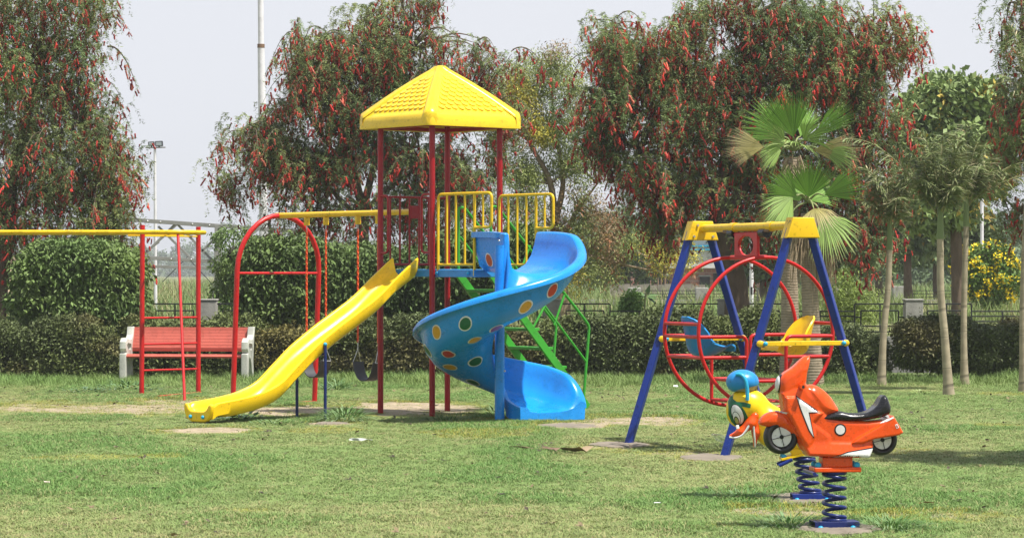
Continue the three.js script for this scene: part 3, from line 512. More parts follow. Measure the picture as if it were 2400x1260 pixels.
// ---- blue spiral slide (a part of the tower)
{
  const POLE = V(X(1171, 30.1), 0, -30.1), dirOf = (deg) => V(Math.sin(deg * Math.PI / 180), 0, -Math.cos(deg * Math.PI / 180)), headOf = (deg) => V(Math.cos(deg * Math.PI / 180), 0, Math.sin(deg * Math.PI / 180));
  const A0 = 63, A1 = 413, L0 = .74, L1 = .26, RC = .47, arc = (A1 - A0) * Math.PI / 180 * RC, LT = L0 + arc + L1;
  const floorKey = [[A0 - 90, 1.625], [A0, 1.60], [90, 1.47], [135, 1.23], [180, 1.03], [270, .615], [360, .285], [400, .17], [413, .135], [470, .095]];
  const interp = (key, x) => { let i = 0; while (i < key.length - 2 && x > key[i + 1][0]) i++; const t = clamp((x - key[i][0]) / (key[i + 1][0] - key[i][0])), s = (k) => { const a = key[Math.max(0, k - 1)], b = key[Math.min(key.length - 1, k + 1)]; return (b[1] - a[1]) / (b[0] - a[0]); }, d = key[i + 1][0] - key[i][0]; return (2 * t ** 3 - 3 * t * t + 1) * key[i][1] + (t ** 3 - 2 * t * t + t) * d * s(i) + (-2 * t ** 3 + 3 * t * t) * key[i + 1][1] + (t ** 3 - t * t) * d * s(i + 1); };
  const place = (s) => { // s 0..1 -> origin on the axis, outward direction, floor, wall heights
    const l = s * LT; let ang, shift = 0;
    if (l < L0) { ang = A0; shift = -(L0 - l); } else if (l < L0 + arc) ang = A0 + (l - L0) / RC * 180 / Math.PI; else { ang = A1; shift = l - L0 - arc; }
    const o = POLE.clone().addScaledVector(headOf(ang), shift), virt = ang + (l < L0 ? (l - L0) * 60 : l > L0 + arc ? shift * 160 : 0);
    const e = smooth(LT - .62, LT, l);
    return { o, out: dirOf(ang), f: interp(floorKey, virt), q: smooth(LT - .24, LT - .04, l), q2: smooth(LT - .6, LT - .06, l), wo: Math.max(.10, interp([[0, .43], [A0, .42], [90, .37], [180, .385], [270, .39], [360, .40], [400, .40], [470, .38]], virt) * Math.sqrt(Math.max(0, 1 - Math.pow(Math.max(0, l - LT + .46) / .475, 2.4)))), wi: lerp(lerp(.43, .20, smooth(A0 + 5, A0 + 80, virt)), .07, e), roll: .05 * e, fl: .055 * (1 - smooth(L0 - .16, L0 - .02, l)), th: smooth(LT - .22, LT - .02, l) * Math.max(0, interp(floorKey, virt) - .03), wide: 1 + .05 * e };
  };
  const profile = ({ wo, wi, th, wide, roll, fl, q, q2, f }) => {
    const k = wo / .4, t = [[.078 - fl, wi - .03 - fl * .6], [.081 - fl, wi - .004], [.092 + roll * .4, wi], [.104 + roll, wi - .012], [.108 + roll, wi * .55], [.14 + roll * .8, .06], [.21, .018], [.32, 0], [.46, 0], [.59, .018 * k], [.69, .07 * k], [.765, .17 * k], [.805, .29 * k], [.825, wo - .02], [.84, wo], [.875, wo + .006], [.91, wo - .004], [.93, wo - .03], [.932, wo - .065]];
    const gd = .02 - f, dn = (z, w) => lerp(z, gd, w), b = [[.915, wo - .07], [lerp(.885, .91, q), dn(wo - .045, q)], [.855, dn(wo - .055, q)], [.836, dn(.29 * k, q)], [.795, dn(.155 * k, q)], [.715, dn(.05 * k, q)], [.605, dn(-.006, q)], [.46, dn(-.024, q)], [.32, dn(-.024, q)], [.2, dn(-.006, q2)], [.125, dn(.055, q2)], [.085, dn(wi * .5, q2)], [.080, wi - .035 - fl * .6], [.078 - fl, wi - .03 - fl * .6]];
    return { t: t.map(([r, z]) => [r * (r > .3 ? wide : 1), z]), b: b.map(([r, z]) => [r * (r > .3 ? wide : 1), z]) };
  };
  const n = 190, P = [], I = []; let K = 0;
  for (let i = 0; i <= n; i++) { const pl = place(i / n), pr = profile(pl), all = [...pr.t, ...pr.b.slice(0, -1)]; K = all.length; for (const [r, z] of all) { const p = pl.o.clone().addScaledVector(pl.out, r); P.push(p.x, pl.f + z, p.z); } }
  for (let i = 0; i < n; i++) for (let k = 0; k < K; k++) { const a = i * K + k, b = i * K + (k + 1) % K; I.push(a, b, a + K, b, b + K, a + K); }
  for (const i of [0, n]) { const pr = profile(place(i / n)), all = [...pr.t, ...pr.b.slice(0, -1)].map((p) => new THREE.Vector2(...p)); for (const [a, b, c] of THREE.ShapeUtils.triangulateShape(all, [])) i ? I.push(i * K + a, i * K + b, i * K + c) : I.push(a, c, b); }
  const spiral = part(tower, 'spiral_slide', toCreasedNormals(grid(P, null, I), .9), M.blueSlide, { label: 'blue spiral slide with coloured spots' });
  part(spiral, 'centre_pole', [tube([POLE.clone().setY(-.05), POLE.clone().setY(1.9)], .052, { radial: 20 }), bar(POLE.clone().addScaledVector(headOf(A0), -.02).addScaledVector(dirOf(A0), .06).setY(1.35), POLE.clone().addScaledVector(headOf(A0), -.02).addScaledVector(dirOf(A0), .06).setY(2.028), .06, .12, headOf(A0), .02)], M.blueSlide, { root: tower });
  // painted spots on the underside
  const under = (s, t) => { const pl = place(clamp(s)), b = profile(pl).b, x = clamp(t) * (b.length - 1), i = Math.min(b.length - 2, Math.floor(x)), f = x - i, r = lerp(b[i][0], b[i + 1][0], f), z = lerp(b[i][1], b[i + 1][1], f); return pl.o.clone().addScaledVector(pl.out, r).add(V(0, pl.f + z, 0)); };
  const eye = V(0, EYE, 0);
  const spots = [[1297, 682, 'redDot'], [1231, 718, 'yellowDot'], [1091, 760, 'greenDot'], [1023, 779, 'yellowDot'], [1165, 772, 'purpleDot'], [1113, 797, 'yellowDot'], [1050, 829, 'redDot'], [1051, 862, 'yellowDot'], [1117, 848, 'greenDot'], [1003, 824, 'greenDot'], [1110, 895, 'greenDot'], [1146, 612, 'redDot']];
  const gridS = []; for (let i = 1; i < 420; i++) for (let j = 2; j < 40; j++) { const s = i / 420, t = j / 40, p = under(s, t), a = under(s + .002, t).sub(p), b = under(s, t + .02).sub(p), nn = a.cross(b).normalize(); const [x, y] = project(p); gridS.push([s, t, x, y, -p.z, nn.dot(eye.clone().sub(p).normalize())]); }
  for (const [px, py, m] of spots) {
    let best = null; for (const c of gridS) { const e = Math.hypot(c[2] - px, c[3] - py); if (e > 9 || Math.abs(c[5]) < .05) continue; const sc = c[4] * 40 + e; if (!best || sc < best[0]) best = [sc, c]; }
    if (!best) continue; const [s, t] = best[1], p0 = under(s, t), es = under(s + .003, t).distanceTo(p0) / .003, et = under(s, t + .02).distanceTo(p0) / .02, R = .082;
    let nn = under(s + .003, t).sub(p0).cross(under(s, t + .02).sub(p0)).normalize(); if (nn.dot(eye.clone().sub(p0)) < 0) nn.negate();
    const disc = (rad, off) => { const pos = [], idx = [], A = 36, B = 6; for (let b = 0; b <= B; b++) for (let a = 0; a < A; a++) { const an = a / A * 6.28319, r = rad * b / B; const p = under(s + r * Math.cos(an) / es, t + r * Math.sin(an) / et).addScaledVector(nn, off); pos.push(p.x, p.y, p.z); } for (let b = 0; b < B; b++) for (let a = 0; a < A; a++) { const q = b * A + a, r = b * A + (a + 1) % A; idx.push(q, r, q + A, r, r + A, q + A); } return grid(pos, null, idx); };
    part(spiral, 'spot_border', disc(R, .0025), M.white, { root: tower }); part(spiral, 'spot', disc(R * .82, .0045), M[m], { root: tower });
  }
  for (const [px, py] of [[1170, 564], [1183, 869]]) { const p = at(px, py, 30.02); part(spiral, 'bolt', ball(p, .012), M.steel, { root: tower }); }
}
// ------------------------------------------------------------------ swing bay with the red arch
{
  const P0 = mix(FRONT, SIDE / 2, SIDE), B = (l, y) => P0.clone().addScaledVector(W, l).setY(y), Y = 2.305, LB = 2.80;
  const t = thing('arched_swing_stand', 'red arched swing frame with yellow top beam joined to the play tower', 'swing frame', B(LB, 0));
  const arch = []; const lean = (y) => -.13 * (1 - y / 2.3), w = .605;
  const A = (u, y) => B(LB + .045 - .13 * (y / 2.3), y).addScaledVector(U, u);
  for (let i = 0; i <= 6; i++) arch.push(A(-w, -.05 + 1.68 * i / 6));
  for (let i = 1; i < 16; i++) { const a = Math.PI - Math.PI * i / 16; arch.push(A(Math.cos(a) * w, 1.63 + Math.sin(a) * (Y - 1.63))); }
  for (let i = 6; i >= 0; i--) arch.push(A(w, -.05 + 1.68 * i / 6));
  part(t, 'arch', tube(arch, .0315, { radial: 18 }), M.red);
  part(t, 'crossbar', rod(A(-w, 1.60), A(w, 1.60), .0165), M.red);
  part(t, 'top_beam', [rod(B(.01, Y), B(LB, Y), .034, { radial: 20 }), ball(B(LB, Y), .034)], M.yellowSteel);
  part(t, 'ground_strip', bar(A(w - .25, .012), A(w - .02, .012), .05, .012), M.red);
  for (const l of [2.15, 1.75, 1.1, .7]) part(t, 'swing_hanger', [bar(B(l, Y - .03), B(l, Y - .13), .04, .065, U, .008), rod(B(l, Y - .1).addScaledVector(U, -.035), B(l, Y - .1).addScaledVector(U, .035), .012)], M.yellowSteel);
  // swings
  const seat = (l0, l1, ys, yb, label) => {
    const s = thing('belt_swing', label, 'swing', B((l0 + l1) / 2, yb), 'belt swings hanging from the yellow beam'), up = UP;
    const linkR = .0185, wire = .0058, tor = (p, turned) => { const g = new THREE.TorusGeometry(linkR * .72, wire, 5, 10); g.scale(.8, 1.5, 1); if (turned) g.rotateY(Math.PI / 2); g.rotateY(.7); g.translate(p.x, p.y, p.z); return g; };
    for (const l of [l0, l1]) {
      part(s, 'chain', Array.from({ length: 1 + Math.floor((Y - .2 - (ys + .24)) / .031) }, (_, i) => tor(B(l, Y - .2 - i * .031), i & 1)), M.chainOrange);
      part(s, 'hanger_rod', [rod(B(l, Y - .12), B(l, Y - .22), .006), rod(B(l, ys + .26), B(l, ys + .15), .006)], M.steel);
      const c = B(l, ys + .15), a = B(l, ys - .005).addScaledVector(U, -.055).addScaledVector(W, (l - (l0 + l1) / 2) * .12), b = B(l, ys - .005).addScaledVector(U, .055).addScaledVector(W, (l - (l0 + l1) / 2) * .12);
      part(s, 'wire_triangle', [rod(c, a, .0045), rod(c, b, .0045), rod(a, b, .0045)], M.steel);
    }
    const pos = [], idx = [], n = 24, hw = (l1 - l0) / 2 * 1.14, m = (l0 + l1) / 2;
    for (let i = 0; i <= n; i++) { const a = i / n * 2 - 1, y = yb + (ys - yb) * Math.pow(Math.abs(a), 2.6), l = m + hw * a * (1 - .10 * Math.pow(Math.abs(a), 3)); for (const [u, e] of [[-.075, 0], [.075, 0], [.075, .014], [-.075, .014]]) { const p = B(l - Math.sign(a) * Math.pow(Math.abs(a), 2.4) * e, y + e * (1 - Math.abs(a) * .7)).addScaledVector(U, u); pos.push(p.x, p.y, p.z); } }
    for (let i = 0; i < n; i++) for (let k = 0; k < 4; k++) { const p = i * 4 + k, q = i * 4 + (k + 1) % 4; idx.push(p, q, p + 4, q, q + 4, p + 4); }
    idx.push(0, 2, 1, 0, 3, 2, n * 4, n * 4 + 1, n * 4 + 2, n * 4, n * 4 + 2, n * 4 + 3);
    part(s, 'belt_seat', toCreasedNormals(grid(pos, null, idx), .6), M.rubber);
  };
  seat(1.75, 2.15, .555, .345, 'black rubber belt swing on orange chains behind the yellow slide');
  seat(.7, 1.1, .555, .335, 'black rubber belt swing on orange chains beside the left tower post');
}
// ------------------------------------------------------------------ climbing frame with the yellow overhead rail
{
  const dn = 36.55, df = 37.5, y = 2.135, xr = X(478, 37), t = thing('overhead_climber', 'overhead climber with long yellow rail loop and red ladder posts', 'climbing frame', gp(331, 925));
  const loop = []; const x0 = X(-330, dn), r = (df - dn) / 2, xm = xr - .42;
  for (let i = 0; i <= 8; i++) loop.push(V(lerp(x0, xm, i / 8), y, -dn));
  for (let i = 1; i < 12; i++) { const a = -Math.PI / 2 + Math.PI * i / 12; loop.push(V(xm + .42 * Math.cos(a), y, -(dn + r) + -r * Math.sin(a))); }
  for (let i = 8; i >= 0; i--) loop.push(V(lerp(x0, xm, i / 8), y, -df));
  part(t, 'rail_loop', tube(loop, .027, { closed: true, radial: 16 }), M.yellowSteel);
  for (let i = 0; i < 7; i++) { const x = xm - .1 - i * .36; part(t, 'overhead_rung', rod(V(x, y - .005, -dn), V(x, y - .005, -df), .013), M.yellowSteel); }
  const a = gp(331, 926), b = gp(464, 919); b.z = a.z - .62; b.x = X(464, -b.z);
  part(t, 'post', tube([a.clone().setY(-.05), V(X(333, -a.z), Yh(527, -a.z), a.z)], .032, { radial: 18 }), M.red);
  part(t, 'post', tube([b.clone().setY(-.05), b.clone().setY(Yh(531, -b.z))], .032, { radial: 18 }), M.red);
  for (const py of [745, 806.5, 868]) { const h = Yh(py, -a.z); part(t, 'rung', rod(a.clone().setY(h), b.clone().setY(h), .0145), M.red); }
  part(t, 'slanted_pole', rod(V(X(432, 35.5), -.03, -35.5), V(X(416, 36.6), y, -36.6), .0185), M.red);
  part(t, 'top_bracket', [bar(a.clone().setY(y - .045), b.clone().setY(y - .045), .03, .02), bar(V(xm - .65, y - .035, -df + .02), V(xm + .1, y - .035, -df + .02), .04, .02)], M.yellowSteel);
  part(t, 'ground_bar', rod(V(X(368, 36.2), .015, -36.2), V(X(470, 37.4), .015, -37.4), .014), M.red);
  for (const px of [-210, -330]) part(t, 'post', rod(V(X(px, 37), -.05, -37.4 + (px < -300 ? .7 : 0)), V(X(px, 37), 2.2, -37.4 + (px < -300 ? .7 : 0)), .032), M.red);
}
// ------------------------------------------------------------------ bench
{
  const d = 42.0, base = V(X(440, d), 0, -d), t = thing('park_bench', 'salmon red slatted park bench with white concrete scroll ends by the hedge', 'bench', base);
  t.rotation.y = -.13;
  const lp = (name, geo, mat, parent = t) => { const g = Array.isArray(geo) ? merge(geo) : norm(geo); boxUV(g); const m = new THREE.Mesh(g, mat); m.name = name; m.castShadow = m.receiveShadow = true; parent.add(m); return m; };
  const HW = .925;
  // side outline, z towards the front, y up
  const out = shapeOf([[.30, 0], [.20, 0], [.185, .30], [.17, .345], [.10, .33], [.02, .24], [-.03, .10], [-.055, 0], [-.14, 0], [-.125, .15], [-.10, .30], [-.12, .45], [-.17, .66], [-.215, .80], [-.14, .80], [-.11, .68], [-.04, .62], [.08, .62], [.20, .64], [.285, .58], [.29, .48], [.23, .42], [.30, .40]]);
  const hole = new THREE.Path(); hole.moveTo(.0, .44); hole.bezierCurveTo(-.06, .5, -.05, .56, .0, .565); hole.bezierCurveTo(.1, .57, .2, .6, .225, .54); hole.bezierCurveTo(.235, .48, .12, .44, .0, .44); out.holes.push(hole);
  for (const s of [-1, 1]) { const g = extrude(out, .10, .014, 3); g.rotateY(-Math.PI / 2); g.translate(s * HW + .05, 0, 0); lp('concrete_end', toCreasedNormals(g, .6), M.benchConcrete); }
  const sl = (y0, z0, y1, z1, th) => bar(V(-HW + .03, (y0 + y1) / 2, (z0 + z1) / 2), V(HW - .03, (y0 + y1) / 2, (z0 + z1) / 2), th, Math.hypot(y1 - y0, z1 - z0), V(0, y1 - y0, z1 - z0).normalize(), .0025);
  for (let i = 0; i < 8; i++) { const a = .435 + i * .0445, z = (y) => -.062 - .105 * smooth(.4, .8, y) - (y - .4) * .12; const b = a + .0428; lp('back_slat', sl(a, z(a) - (i === 0 ? .02 : 0), b, z(b), .025), M.benchWood); }
  for (let i = 0; i < 6; i++) { const z = .255 - i * .058; lp('seat_slat', sl(.385 - (i === 0 ? .03 : i * .004), z + (i === 0 ? .012 : 0), .388 - (i === 0 ? 0 : i * .004), z - .05, .03), M.benchWood); }
}
// ------------------------------------------------------------------ A-frame with the round swing cage
{
  const N1 = gp(1695, 1072), Fa = gp(1470, 1042), beam = N1.clone().sub(Fa).setY(0), LB = beam.length(), bd = beam.clone().normalize(), fd = V(-bd.z, 0, bd.x); if (fd.x < 0) fd.negate();
  const S = 1.52, t = thing('swing_stand', 'blue legged swing frame with yellow beam and cap plates', 'swing frame', N1.clone().add(Fa).multiplyScalar(.5).addScaledVector(fd, S / 2));
  const TOPY = 2.02, cN = N1.clone().addScaledVector(fd, S / 2), cF = Fa.clone().addScaledVector(fd, S / 2);
  for (const [o, c, lbl] of [[N1, cN, 'nearer'], [Fa, cF, 'farther']]) {
    for (const s of [-1, 1]) part(t, 'leg', bar(c.clone().addScaledVector(fd, s * S / 2).setY(-.04), c.clone().addScaledVector(fd, s * .095).setY(1.99), .068, .068, bd.clone().multiplyScalar(.72).addScaledVector(fd, .69).normalize(), .012), M.navy);
    const sh = shapeOf([[-.165, -.12], [.165, -.12], [.105, .06], [-.105, .06]]), g = extrude(sh, .13, .012, 3).translate(0, 0, -.065); g.applyMatrix4(new THREE.Matrix4().makeBasis(fd, UP, fd.clone().cross(UP)).setPosition(c.clone().setY(TOPY + .01)));
    const cap = part(t, 'cap_plate', toCreasedNormals(g, .5), M.yellowSteel, { label: `${lbl} yellow cap plate` });
    const inside = o === N1 ? -1 : 1;
    for (const [a, y] of [[-.06, .03], [-.10, -.075], [.10, -.075]]) part(cap, 'bolt', rod(c.clone().addScaledVector(fd, a).addScaledVector(bd, inside * .06).setY(TOPY + y), c.clone().addScaledVector(fd, a).addScaledVector(bd, inside * .082).setY(TOPY + y), .011), M.steel, { root: t });
    const y = .985, k = lerp(S / 2, .095, (y + .04) / 2.03), a = c.clone().addScaledVector(fd, -k).setY(y), b = c.clone().addScaledVector(fd, k).setY(y), off = bd.clone().multiplyScalar(.055);
    part(t, 'cross_brace', [bar(a.clone().add(off), b.clone().add(off), .028, .042), ball(a.clone().add(off), .034, 1, .9, .5), ball(b.clone().add(off), .034, 1, .9, .5)], M.yellowSteel);
    for (const p of [a, b]) { part(t, 'bolt_cap', ball(p.clone().addScaledVector(off, 1.55).addScaledVector(fd, p === a ? .035 : -.035), .021), M.cyan); part(t, 'brace_bracket', bar(p.clone().addScaledVector(off, .2).addScaledVector(fd, p === a ? -.03 : .03), p.clone().addScaledVector(off, .72).addScaledVector(fd, p === a ? .05 : -.05), .05, .06), M.navy); }
  }
  const bp = (k, y = TOPY) => cF.clone().addScaledVector(bd, LB * k).setY(y);
  part(t, 'beam', [rod(bp(.01), bp(.99), .038, { radial: 18 }), ...[.33, .70].map((k) => rod(bp(k), bp(k + .045), .045, { radial: 18 }))], M.yellowSteel);
  for (const k of [.30, .67]) part(t, 'bearing_clamp', bar(bp(k - .03, TOPY - .035), bp(k + .06, TOPY - .035), .07, .03), M.rust);
  // ---- the cage itself
  const mid = bp(.5, 0), cage = thing('swing_cage', 'round red swing cage with a blue seat facing a yellow seat', 'swing', mid.clone().setY(.38)), R = .68, CY = 1.063;
  const C = (a, y, s) => mid.clone().addScaledVector(fd, a).addScaledVector(bd, s).setY(y), G = .35, r = .0175;
  for (const s of [-G, G]) {
    const ring = []; for (let i = 0; i < 72; i++) { const an = i / 72 * 6.28319; ring.push(C(R * Math.cos(an), CY + R * Math.sin(an), s)); }
    part(cage, 'hoop', tube(ring, r, { closed: true, radial: 10 }), M.red, { label: s > 0 ? 'nearer red hoop' : 'farther red hoop' });
    for (const e of [-1, 1]) {
      const q = (y) => Math.sqrt(R * R - (y - CY) ** 2);
      part(cage, 'arm_rail', pipe([C(e * q(1.03), 1.03, s), C(e * .2, 1.03, s), C(e * .2, CY - Math.sqrt(R * R - .04), s)], r * .95, .06), M.red);
      part(cage, 'seat_rail', rod(C(e * q(.845), .845, s), C(e * .2, .845, s), r * .95), M.red);
    }
    part(cage, 'foot_rail', rod(C(-.2, .63, s), C(.2, .63, s), r * .9), M.red);
  }
  for (const e of [-1, 1]) { for (const y of [1.145, 1.03, .845]) { const a = e * Math.sqrt(R * R - (y - CY) ** 2); part(cage, 'cross_rail', rod(C(a, y, -G), C(a, y, G), r * .9), M.red); } for (const y of [.63, .44]) part(cage, 'cross_rail', rod(C(e * .2, y, -G), C(e * .2, y, G), r * .9), M.red); }
  for (let i = 0; i < 5; i++) part(cage, 'foot_slat', bar(C(-.15 + i * .075, .445, -G), C(-.15 + i * .075, .445, G), .035, .012), M.red);
  part(cage, 'top_link', rod(C(0, CY + R, -G), C(0, CY + R, G), .022), M.red);
  { const sh = shapeOf([[-.225, 0], [.225, 0], [.225, .215], [-.225, .215]]), h = new THREE.Path(); h.absellipse(0, .10, .15, .088, 0, Math.PI * 2, true); sh.holes.push(h); const g = extrude(sh, .03, .006, 2); g.applyMatrix4(new THREE.Matrix4().makeBasis(bd, UP, bd.clone().cross(UP)).setPosition(C(-.015 * 0, CY + R + .01, 0))); part(cage, 'hanger_plate', g, M.red); part(cage, 'hanger_axle', rod(C(0, 1.955, -.33), C(0, 1.955, .33), .02), M.red); for (const s of [-.31, .31]) part(cage, 'bearing', rod(C(0, 1.965, s - .05), C(0, 1.965, s + .05), .046), M.black); }
  // bucket seats: a profile from the front lip over the pan to the top of the back
  const seatGeo = (e) => {
    const key = [[.225, .895, .16, .01], [.23, .935, .175, .012], [.265, .945, .18, .02], [.315, .90, .185, .06], [.40, .865, .19, .11], [.49, .855, .195, .145], [.555, .885, .195, .15], [.585, .95, .19, .14], [.602, 1.04, .18, .115], [.62, 1.12, .16, .075], [.638, 1.18, .12, .035], [.645, 1.21, .055, .008]];
    const c1 = new THREE.CatmullRomCurve3(key.map((k) => V(k[0], k[1], 0)), false, 'centripetal'), c2 = new THREE.CatmullRomCurve3(key.map((k) => V(k[2], k[3], 0)), false, 'centripetal'), n = 44, m = 20, pos = [], idx = [];
    for (const side of [0, 1]) for (let i = 0; i <= n; i++) {
      const p = c1.getPoint(i / n), w = c2.getPoint(i / n), tg = c1.getTangent(i / n), nx = -tg.y, ny = tg.x; // normal towards the sitter
      for (let j = 0; j <= m; j++) { const v = j / m * 2 - 1, up = w.y * Math.pow(Math.abs(v), 2.6) - side * .016 * (1), wid = w.x * v * (1 + side * .03); pos.push(...C(e * (p.x + nx * up), p.y + ny * up, wid * 1.02).toArray()); }
    }
    const Wd = m + 1, O = (n + 1) * Wd;
    for (const side of [0, 1]) for (let i = 0; i < n; i++) for (let j = 0; j < m; j++) { const a = side * O + i * Wd + j; idx.push(a, a + 1, a + Wd, a + 1, a + Wd + 1, a + Wd); }
    const edge = []; for (let j = 0; j <= m; j++) edge.push(j); for (let i = 1; i <= n; i++) edge.push(i * Wd + m); for (let j = m - 1; j >= 0; j--) edge.push(n * Wd + j); for (let i = n - 1; i >= 1; i--) edge.push(i * Wd);
    for (let k = 0; k < edge.length; k++) { const a = edge[k], b = edge[(k + 1) % edge.length]; idx.push(a, a + O, b, b, a + O, b + O); }
    return toCreasedNormals(grid(pos, null, idx), .8);
  };
  part(cage, 'seat', seatGeo(-1), M.blueSeat, { label: 'blue bucket seat' }); part(cage, 'seat', seatGeo(1), M.yellowPlastic, { label: 'yellow bucket seat' });
}
// ------------------------------------------------------------------ spring riders
function coil(axis, R, r, turns, flatEnds = true) { // axis(t) gives the centre line
  const pts = [], n = Math.round(turns * 28); for (let i = 0; i <= n; i++) { const t = i / n, a = t * turns * 6.28319; const h = flatEnds ? clamp((t * turns - .8) / (turns - 1.6), 0, 1) * .94 + .06 * t : t; const c = axis(h); pts.push(V(c.x + Math.cos(a) * R, c.y, c.z + Math.sin(a) * R)); }
  return tube(pts, r, { radial: 10 });
}
const scaleOutline = (pts, cx, cy, k) => pts.map(([x, y]) => [(x - cx) / k, (cy - y) / k]);
const curve = (pts, n = 80) => { const c = new THREE.CatmullRomCurve3(pts.map((p) => V(p[0], p[1], 0)), true, 'centripetal'); return c.getPoints(n).slice(0, -1).map((p) => [p.x, p.y]); };
const dense = (pts, step) => { const o = []; pts.forEach((p, i) => { const q = pts[(i + 1) % pts.length], n = Math.max(1, Math.round(Math.hypot(q[0] - p[0], q[1] - p[1]) / step)); for (let k = 0; k < n; k++) o.push([lerp(p[0], q[0], k / n), lerp(p[1], q[1], k / n)]); }); return o; };
{
  const base = gp(1956, 1240), t = thing('spring_scooter', 'orange motor scooter spring rider with black seat on a blue coil spring', 'spring rider', base);
  t.rotation.y = .10;
  const k = 1027.5 * 2.737 / 2.74, S = (p) => scaleOutline(p, 838, 1205, k);
  const lp = (name, geo, mat, parent = t, uv = true) => { const g = Array.isArray(geo) ? merge(geo) : norm(geo); if (uv) boxUV(g); const m = new THREE.Mesh(g, mat); m.name = name; m.castShadow = m.receiveShadow = true; parent.add(m); return m; };
  const P2 = (x, y) => S([[x, y]])[0];
  const o = {
    main: memo2(S([[484, 330], [500, 455], [540, 500], [575, 570], [612, 660], [652, 727], [800, 738], [1045, 742], [1072, 680], [1078, 622], [1160, 600], [1170, 500], [1040, 510], [900, 500], [790, 480], [740, 430], [700, 360], [672, 330], [640, 270], [560, 300]])),
    head: memo2(S(curve([[674, 90], [640, 95], [560, 165], [497, 208], [474, 250], [478, 320], [500, 345], [580, 320], [640, 275], [655, 200], [676, 120]], 60))),
    tank: memo2(S(curve([[640, 290], [690, 275], [745, 298], [800, 345], [840, 400], [860, 445], [800, 480], [720, 470], [650, 380]], 50))),
    guard: memo2(S(curve([[346, 525], [365, 480], [410, 452], [470, 445], [520, 458], [570, 530], [610, 620], [640, 700], [615, 690], [580, 622], [530, 572], [470, 546], [400, 545]], 70))),
    low: memo2(S([[600, 500], [690, 520], [795, 600], [800, 638], [940, 642], [982, 606], [1076, 662], [1070, 690], [1045, 742], [652, 727], [620, 660]])),
    tail: memo2(S([[930, 650], [960, 620], [1105, 540], [1200, 470], [1218, 500], [1252, 555], [1267, 583], [1240, 598], [1080, 622], [1000, 650]])),
    shield: memo2(S([[500, 350], [575, 345], [700, 440], [750, 455], [690, 515], [700, 600], [660, 700], [600, 620], [540, 500], [500, 440]])),
  };
  const body = (x, y, z) => {
    let d = slab(o.main(x, y), z, .082, .03);
    d = smin(d, slab(o.head(x, y), z, .075 - .25 * Math.max(0, y - 1.0), .045), .02);
    d = smin(d, slab(o.tank(x, y), z, .088, .075), .02);
    d = smin(d, slab(o.guard(x, y), z, .055, .04), .012);
    d = smin(d, slab(o.low(x, y), z, .089 + .023 * smooth(.56, .45, y), .022), .012);
    d = smin(d, slab(o.tail(x, y), z, .107, .012), .004);
    d = smin(d, slab(o.shield(x, y), z, .10, .022), .008);
    return d;
  };
  lp('body', surfaceNets(body, [-.54, .40, -.13], [.46, 1.13, .13], .0062), M.orangeRed);
  const mark = (name, pts, mat, off = .0018, concave = false, f = body) => { const q = S(pts); q.concave = concave; return lp(name, decal(q, f, off, 1, .008, .25), mat); };
  mark('flash_outline', [[567, 338], [712, 438], [712, 453], [656, 455], [688, 620], [650, 568], [594, 430]], M.black, .0015, true);
  mark('white_flash', [[574, 351], [703, 440], [703, 446], [648, 448], [681, 604], [655, 562], [601, 428]], M.white, .003, true);
  const circ = (cx, cy, r, ry = r, rot = 0, n = 36) => Array.from({ length: n }, (_, i) => { const a = i / n * 6.28319, x = Math.cos(a) * r, y = Math.sin(a) * ry; return [cx + x * Math.cos(rot) - y * Math.sin(rot), cy + x * Math.sin(rot) + y * Math.cos(rot)]; });
  mark('badge_ring', circ(859, 562, 39), M.black, .0015); mark('badge', circ(859, 562, 30), M.white, .003);
  mark('skirt_outline', [[800, 738], [900, 700], [1073, 673], [1068, 700], [1048, 744]], M.black, .0012, true); mark('white_skirt', [[810, 737], [905, 707], [1069, 681], [1064, 700], [1043, 741]], M.white, .0026, true);
  mark('tail_stripe', [[1116, 524], [1150, 497], [1190, 473], [1204, 487], [1160, 508]], M.white, .002, true);
  { // small red and white sticker on the tail
    const q = mark('tail_sticker', [[1209, 530], [1224, 524], [1236, 548], [1219, 556]], M.white, .002, true); mark('sticker_print', [[1215, 534], [1222, 531], [1229, 546], [1222, 549]], M.redDot, .0032, true); }
  mark('guard_crest', [[452, 446], [480, 441], [520, 452], [512, 462], [480, 452]], M.white, .0015, true);
  // head lamp on the front of the cowl
  { const [hx, hy] = P2(480, 270), g = ball(V(0, 0, 0), .058, .35, 1.05, .95, 24, 16); g.rotateZ(-.12); g.translate(hx + .004, hy, 0); const lampBody = lp('headlamp_rim', g, M.black); const g2 = ball(V(0, 0, 0), .048, .42, 1.02, .95, 24, 16); g2.rotateZ(-.12); g2.translate(hx - .006, hy, 0); lp('headlamp', g2, M.white); }
  const [px, py] = P2(607, 285); lp('handle_peg', [rod(V(px, py, -.14), V(px, py, .14), .017)], M.orangeRed); lp('peg_hole', [rod(V(px, py, .1395), V(px, py, .1415), .009), rod(V(px, py, -.1395), V(px, py, -.1415), .009)], M.dark);
  { const [tx, ty] = P2(668, 95); lp('cowl_tip', ball(V(tx - .003, ty + .0, 0), .016, 1.2, .5, 1.6), M.black); }
  const seatO = memo2(S(curve([[730, 492], [790, 462], [860, 446], [940, 460], [1040, 452], [1100, 412], [1138, 352], [1160, 344], [1176, 366], [1192, 442], [1180, 466], [1050, 500], [900, 510]], 70)));
  lp('seat', surfaceNets((x, y, z) => slab(seatO(x, y), z, .094 - .3 * Math.max(0, y - .77), .035), [-.13, .65, -.12], [.37, .87, .12], .0065), M.black);
